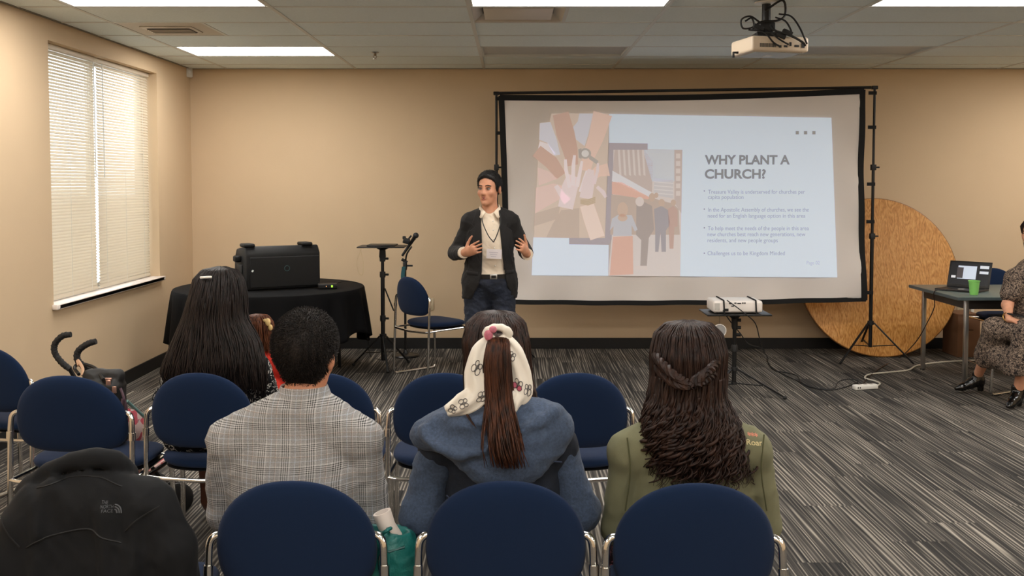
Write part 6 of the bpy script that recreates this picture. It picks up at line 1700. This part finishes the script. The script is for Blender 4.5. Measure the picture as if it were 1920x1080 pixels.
s.add([caps(qj(75, 945, 2.53), qj(285, 935, 2.53), 0.055, 0.055, (0, 1, 0), 1.1), ell(qj(178, 930, 2.55), (0.12, 0.075, 0.06)),
       caps(qj(95, 985, 2.53), qj(70, 1150, 2.53), 0.10, 0.12, (0, 1, 0), 1.6), caps(qj(255, 985, 2.53), qj(285, 1150, 2.53), 0.10, 0.12, (0, 1, 0), 1.6), caps(qj(175, 980, 2.53), qj(178, 1150, 2.53), 0.11, 0.14, (0, 1, 0), 1.8)], 0.04)
s.add([caps(qj(285, 962, 2.53), qj(318, 1030, 2.53), 0.066, 0.066), caps(qj(318, 1030, 2.53), qj(328, 1190, 2.55), 0.064, 0.06),
       caps(qj(52, 985, 2.53), qj(22, 1050, 2.53), 0.062, 0.066), caps(qj(22, 1050, 2.53), qj(5, 1190, 2.55), 0.064, 0.06)], 0.03)
s.add([caps(qj(98, 908, 2.50), qj(84, 1000, 2.465), 0.012, 0.016), caps(qj(84, 1000, 2.465), qj(80, 1150, 2.455), 0.016, 0.018), caps(qj(192, 960, 2.465), qj(206, 1150, 2.45), 0.010, 0.02), caps(qj(262, 965, 2.48), qj(240, 1075, 2.455), 0.010, 0.018)], 0.035)
cp_ = smooth_path([qj(40, 922, 2.56), qj(70, 897, 2.54), qj(110, 873, 2.53), qj(155, 860, 2.53), qj(200, 860, 2.535), qj(232, 874, 2.56), qj(246, 892, 2.60)], 5)
for a_, b_ in zip(cp_[:-1], cp_[1:]): s.add([caps(a_, b_, 0.019)], 0.012); 
cp2 = smooth_path([qj(62, 918, 2.62), qj(120, 888, 2.64), qj(200, 886, 2.64), qj(240, 895, 2.62)], 5)
for a_, b_ in zip(cp2[:-1], cp2[1:]): s.add([caps(a_, b_, 0.016)], 0.012)
s.sub([caps(qj(88, 945, 2.452), qj(80, 1120, 2.435), 0.012, 0.018), caps(qj(268, 975, 2.455), qj(272, 1130, 2.44), 0.010, 0.018), caps(qj(150, 1000, 2.43), qj(140, 1130, 2.42), 0.008, 0.02), caps(qj(235, 1010, 2.435), qj(226, 1110, 2.42), 0.006, 0.018)], 0.03)
s.noise = wrinkle(121, 0.004, 20, 7, (1, 1, 0.5)); 
jb = s.build('jacket_body', M_SOFT, jac)
B = surface(jb)
M_SEAM = mat('black_seam', (14, 14, 15), 0.7)
for pts in ([(85, 1000), (120, 982), (192, 968), (225, 980), (256, 992)], [(320, 930), (285, 950), (262, 972)], [(28, 952), (50, 975), (72, 1000)], [(92, 900), (150, 884), (200, 882), (250, 896)]):
    MB().tube([drop(B, qj(*p), 0.0) for p in smooth_path([Vector((a, b, 0)) for a, b in pts], 8) for p in [(p.x, p.y)]], 0.0025, 5).build('seam', M_SEAM, jb)
M_LOGO = mat('logo_thread_grey', (70, 72, 76), 0.6)
def cloth_text(body, x0, x1, base, cap, par, m, bvh, fn, name='logo', slope=0.0):
    me = text_mesh(body, 0.012); xs_ = [v.co.x for v in me.vertices]; mn, mx_ = min(xs_), max(xs_)
    for v in me.vertices:
        u = (v.co.x - mn) / (mx_ - mn); p = fn(x0 + (x1 - x0) * u, base + slope * u - v.co.y / 0.7 * cap)
        v.co = drop(bvh, p, 0.002)
    me.materials.clear(); return link(name, me, m, par)
for body, x0, x1, base in (('THE', 219, 230, 921.5), ('NORTH', 219, 240, 928.5), ('FACE', 222, 240, 935.5)):
    cloth_text(body, x0, x1, base, 5.2, jb, M_LOGO, B, qj, slope=1.5)
for r_ in (4.5, 8.5, 12.5):
    MB().tube([drop(B, qj(242 + r_ * math.sin(a), 939 - (r_ + 2) * math.cos(a)), 0.001) for a in [PI / 2 * k / 8 for k in range(9)]], 0.0022, 5).build('logo_arc', M_LOGO, jb)

# blazer pocket flaps following the cloth
B = surface(bz)
for x0 in (-0.165, 0.085):
    rows_ = [[drop(B, (x0 + 0.085 * i / 6, 0, 0.985 - 0.026 * j / 2 + 0.006 * i / 6 * (1 if x0 > 0 else -1)), 0.004) for i in range(7)] for j in range(3)]
    fl = MB().rings(rows_, cap=False, closed=False).build('pocket_flap', M_BLAZ, bz); md = fl.modifiers.new('t', 'SOLIDIFY'); md.thickness = 0.005
# embroidery on the olive jacket's shoulder
B = surface(jk)
def down(bvh, p):
    h = bvh.ray_cast(Vector((p[0], p[1], p[2] + 0.5)), Vector((0, 0, -1))); return Vector((p[0], p[1], (h[0].z if h[0] is not None else p[2]) + 0.0015))
def emb(body, px0, px1, py, cap, m):
    me = text_mesh(body, 0.012); xs_ = [v.co.x for v in me.vertices]; mn, mx_ = min(xs_), max(xs_)
    for v in me.vertices:
        u = (v.co.x - mn) / (mx_ - mn); v.co = drop(B, qc(px0 + (px1 - px0) * u, py + 3 * u - v.co.y / 0.7 * cap), 0.0015)
    me.materials.clear(); return link('embroidery', me, m, jk)
emb('to', 1371, 1384, 811, 9, M_EMB); emb('Roar', 1390, 1420, 822, 9, M_EMB); emb('***', 1394, 1414, 812, 9, M_EMBP)

# teal tote hanging between the two front chairs
YT = 2.70
tx = at(731, 1000, YT).x
tote = thing('teal_handbag', 'teal leather handbag hanging between the plaid man and the woman with the scarf', 'handbag', (tx, YT, 0))
def qt(px, py, Y=YT):
    p = at(px, py, Y); return Vector((p.x - tx, p.y - YT, p.z))
M_TEAL = mat('teal_leather', (22, 108, 104), 0.42, var=0.15, vscale=14, bump=0.2, bscale=180)
s = Sdf(0.005)
s.add([caps(qt(700, 1000), qt(752, 1012), 0.035, 0.035), caps(qt(702, 1060), qt(756, 1060), 0.055, 0.055), caps(qt(706, 1150), qt(756, 1150), 0.06, 0.06), caps(qt(730, 1010), qt(731, 1150), 0.055, 0.065), ell(qt(728, 1030), (0.058, 0.05, 0.06))], 0.03)
s.sub([caps(qt(708, 985), qt(744, 992), 0.026)], 0.008); s.cut((0.1, 0, 1), qt(725, 990)); s.noise = wrinkle(131, 0.006, 42)
tb_ = s.build('bag_body', M_TEAL, tote); B = surface(tb_)
MB().tube([drop(B, qt(x, y), 0.001) for x, y in ((697, 1008), (715, 1014), (735, 1018), (762, 1014))], 0.004, 6).build('top_seam', mat('teal_dark', (14, 78, 76), 0.45), tb_)
st = [drop(B, qt(x, y), 0.003) for x, y in ((728, 1020), (729, 1050), (731, 1085), (733, 1130))]
MB().rings([[p + Vector((sx * 0.011, dy, 0)) for sx, dy in ((-1, 0), (1, 0), (1, 0.004), (-1, 0.004))] for p in st]).build('strap', M_TEAL, tb_)
MB().tube([drop(B, qt(720 + 4 * math.cos(a), 1040 + 18 * math.sin(a)), 0.006) for a in [2 * PI * k / 18 for k in range(18)]], 0.0024, 6, closed=True).build('carabiner', M_CHROME, tb_)
hook = Vector(ch_plaid.location) + Vector((0.238, -0.2, 0.672)) - Vector((tx, YT, 0))
MB().tube(smooth_path([qt(700, 1000), hook + Vector((0.0, 0.05, 0.0)), hook + Vector((0.0, 0.0, 0.013)), qt(712, 1004, YT - 0.03)], 6), 0.005, 6).build('shoulder_strap', M_TEAL, tb_)
rl = thing('paper_roll', 'white rolled paper sticking out of the teal handbag', 'paper roll', tuple(qt(730, 1000) + Vector((tx, YT, 0))))
a_, b_ = qt(741, 1010) - qt(730, 1000), qt(716, 960) - qt(730, 1000)
MB().tube([a_, a_ * 0.0 + b_ * 0.3, b_], [0.023, 0.024, 0.025], 20).build('roll', mat('roll_white', (226, 214, 204), 0.6), rl)
MB().tube([b_ * 0.985, b_ * 1.012], [0.019, 0.019], 16).build('roll_core', mat('roll_core', (196, 182, 172), 0.7), rl)

# umbrella stroller with a nappy bag
YK = 4.5
kx_ = at(165, 700, YK).x
stl = thing('umbrella_stroller', 'folding umbrella stroller with curved black foam handles beside the wall', 'stroller', (kx_, YK, 0))
def qs(px, py, Y=YK):
    p = at(px, py, Y); return Vector((p.x - kx_, p.y - YK, p.z))
M_FOAM = mat('black_foam_grip', (24, 23, 23), 0.7, bump=0.4, bscale=160)
for pts, Y in (([(133, 627), (117, 630), (103, 645), (103, 662), (116, 680), (131, 692)], 4.62), ([(180, 640), (164, 645), (147, 658), (145, 674), (158, 688), (172, 698)], 4.45)):
    pa = smooth_path([qs(x, y, Y) for x, y in pts], 6)
    gr = MB().tube(pa, 0.0135, 10).build('handle', M_FOAM, stl)
    for k in range(3, len(pa) - 3, 2):
        MB().tube([pa[k], pa[k] + (pa[k + 1] - pa[k]).normalized() * 0.005], 0.0152, 10).build('grip_ridge', M_FOAM, gr)
    e = pa[-1]; wheel = Vector((e.x + 0.24, e.y + 0.36, 0.08))
    MB().tube(fillet([e, e + Vector((0.10, 0.09, -0.28)), wheel], 0.1), 0.010, 8).build('frame_tube', M_METALBLACK, stl)
    rear = Vector((e.x - 0.02, e.y - 0.0, 0.08))
    MB().tube([e + Vector((0.10, 0.075, -0.24)), rear], 0.009, 8).build('rear_leg', M_METALBLACK, stl)
    for wp in (wheel, rear):
        for dd_ in (-0.025, 0.025):
            wv = Vector((0.63, -0.77, 0)).normalized() * dd_
            Mw = Matrix.Rotation(R(-51), 3, 'Z') @ Matrix.Rotation(R(90), 3, 'Y')
            MB().lathe([(0.02, -0.01), (0.068, -0.012), (0.078, -0.006), (0.078, 0.006), (0.068, 0.012), (0.02, 0.01)], wp + wv, 20, M=Mw).build('wheel', M_BLACK, stl)
M_PAD = print_mat('stroller_floral', (206, 178, 172), (190, 84, 96), 16, 0.55, 0.75, (84, 150, 144))
e0, e1 = qs(131, 692, 4.62), qs(172, 698, 4.45)
a0, a1 = e0 + Vector((0.10, 0.075, -0.20)), e1 + Vector((0.10, 0.075, -0.20)); b0, b1 = a0 + Vector((0.05, 0.11, -0.32)), a1 + Vector((0.05, 0.11, -0.32)); c0, c1 = b0 + Vector((0.08, 0.18, 0.06)), b1 + Vector((0.08, 0.18, 0.06))
NR = 9; rows_ = []
for p, q_ in ((a0, a1), ((a0 + b0) / 2 + Vector((0.03, 0.02, -0.02)), (a1 + b1) / 2 + Vector((0.03, 0.02, -0.02))), (b0, b1), ((b0 + c0) / 2, (b1 + c1) / 2), (c0, c1)):
    rows_.append([p.lerp(q_, k / (NR - 1)) + Vector((0, 0, -0.03 * math.sin(PI * k / (NR - 1)))) for k in range(NR)])
se = MB().rings(rows_, cap=False, closed=False).build('seat_sling', M_PAD, stl); md = se.modifiers.new('t', 'SOLIDIFY'); md.thickness = 0.01
side = smooth_path([qs(238, 752, 4.5), qs(255, 768, 4.55), qs(272, 783, 4.62)], 5)
MB().tube(side, 0.008, 8).build('side_piping', mat('teal_piping', (110, 150, 146), 0.5), stl)
v = [qs(236, 765, 4.5), qs(252, 768, 4.52), qs(270, 786, 4.6), qs(266, 850, 4.6), qs(240, 852, 4.5)]
sp_ = MB().add(v, [(0, 1, 2, 3, 4)]).build('side_panel', M_PAD, stl); md = sp_.modifiers.new('t', 'SOLIDIFY'); md.thickness = 0.008
YG = 4.34
gx = at(205, 780, YG).x
bag = thing('nappy_bag', 'black bag with rose-gold clips hung on the stroller handles', 'bag', (gx, YG, 0))
def qg(px, py, Y=YG):
    p = at(px, py, Y); return Vector((p.x - gx, p.y - YG, p.z))
M_BAG = mat('black_nylon_bag', (16, 15, 15), 0.55, bump=0.15, bscale=500)
s = Sdf(0.006)
s.add([rbox((qg(198, 785)), (0.082, 0.06, 0.175), 0.035), caps(qg(168, 705), qg(222, 704), 0.030), ell(qg(212, 815), (0.055, 0.085, 0.11)), ell(qg(180, 820), (0.05, 0.08, 0.09))], 0.025)
s.cut((0, 0, -1), (0, 0, 0.474)); s.noise = wrinkle(141, 0.003, 40); bb_ = s.build('bag_body', M_BAG, bag)
M_ROSE = mat('rose_gold', (206, 160, 140), 0.25, metal=0.7)
B = surface(bb_)
for (x, y, w, h_) in ((208, 708, 0.036, 0.012), (212, 714, 0.02, 0.026), (224, 726, 0.018, 0.03)):
    p = drop(B, qg(x, y), 0.004); MB().box(p, (w, 0.006, h_)).build('metal_clip', M_ROSE, bb_, bevel=0.002)
MB().tube(smooth_path([qg(148, 702, 4.40), qg(140, 690, 4.45), qg(150, 682, 4.46), qg(178, 690, 4.38), qg(194, 712, 4.28)], 6), 0.008, 6).build('carry_handle', M_BAG, bb_)
MB().tube(smooth_path([qg(148, 685, 4.40), qg(146, 676, 4.42), qg(155, 690, 4.38), qg(155, 704, 4.36)], 6), 0.007, 6).build('hook_strap', mat('tan_leather', (196, 158, 128), 0.5), bb_)
p0 = [qg(226, 728, 4.25), qg(232, 745, 4.24), qg(236, 766, 4.24), qg(232, 782, 4.24), qg(228, 768, 4.23), qg(230, 748, 4.23)]
MB().tube(smooth_path(p0, 5), 0.0055, 6).build('side_strap', mat('mauve_strap', (86, 62, 72), 0.6), bb_)
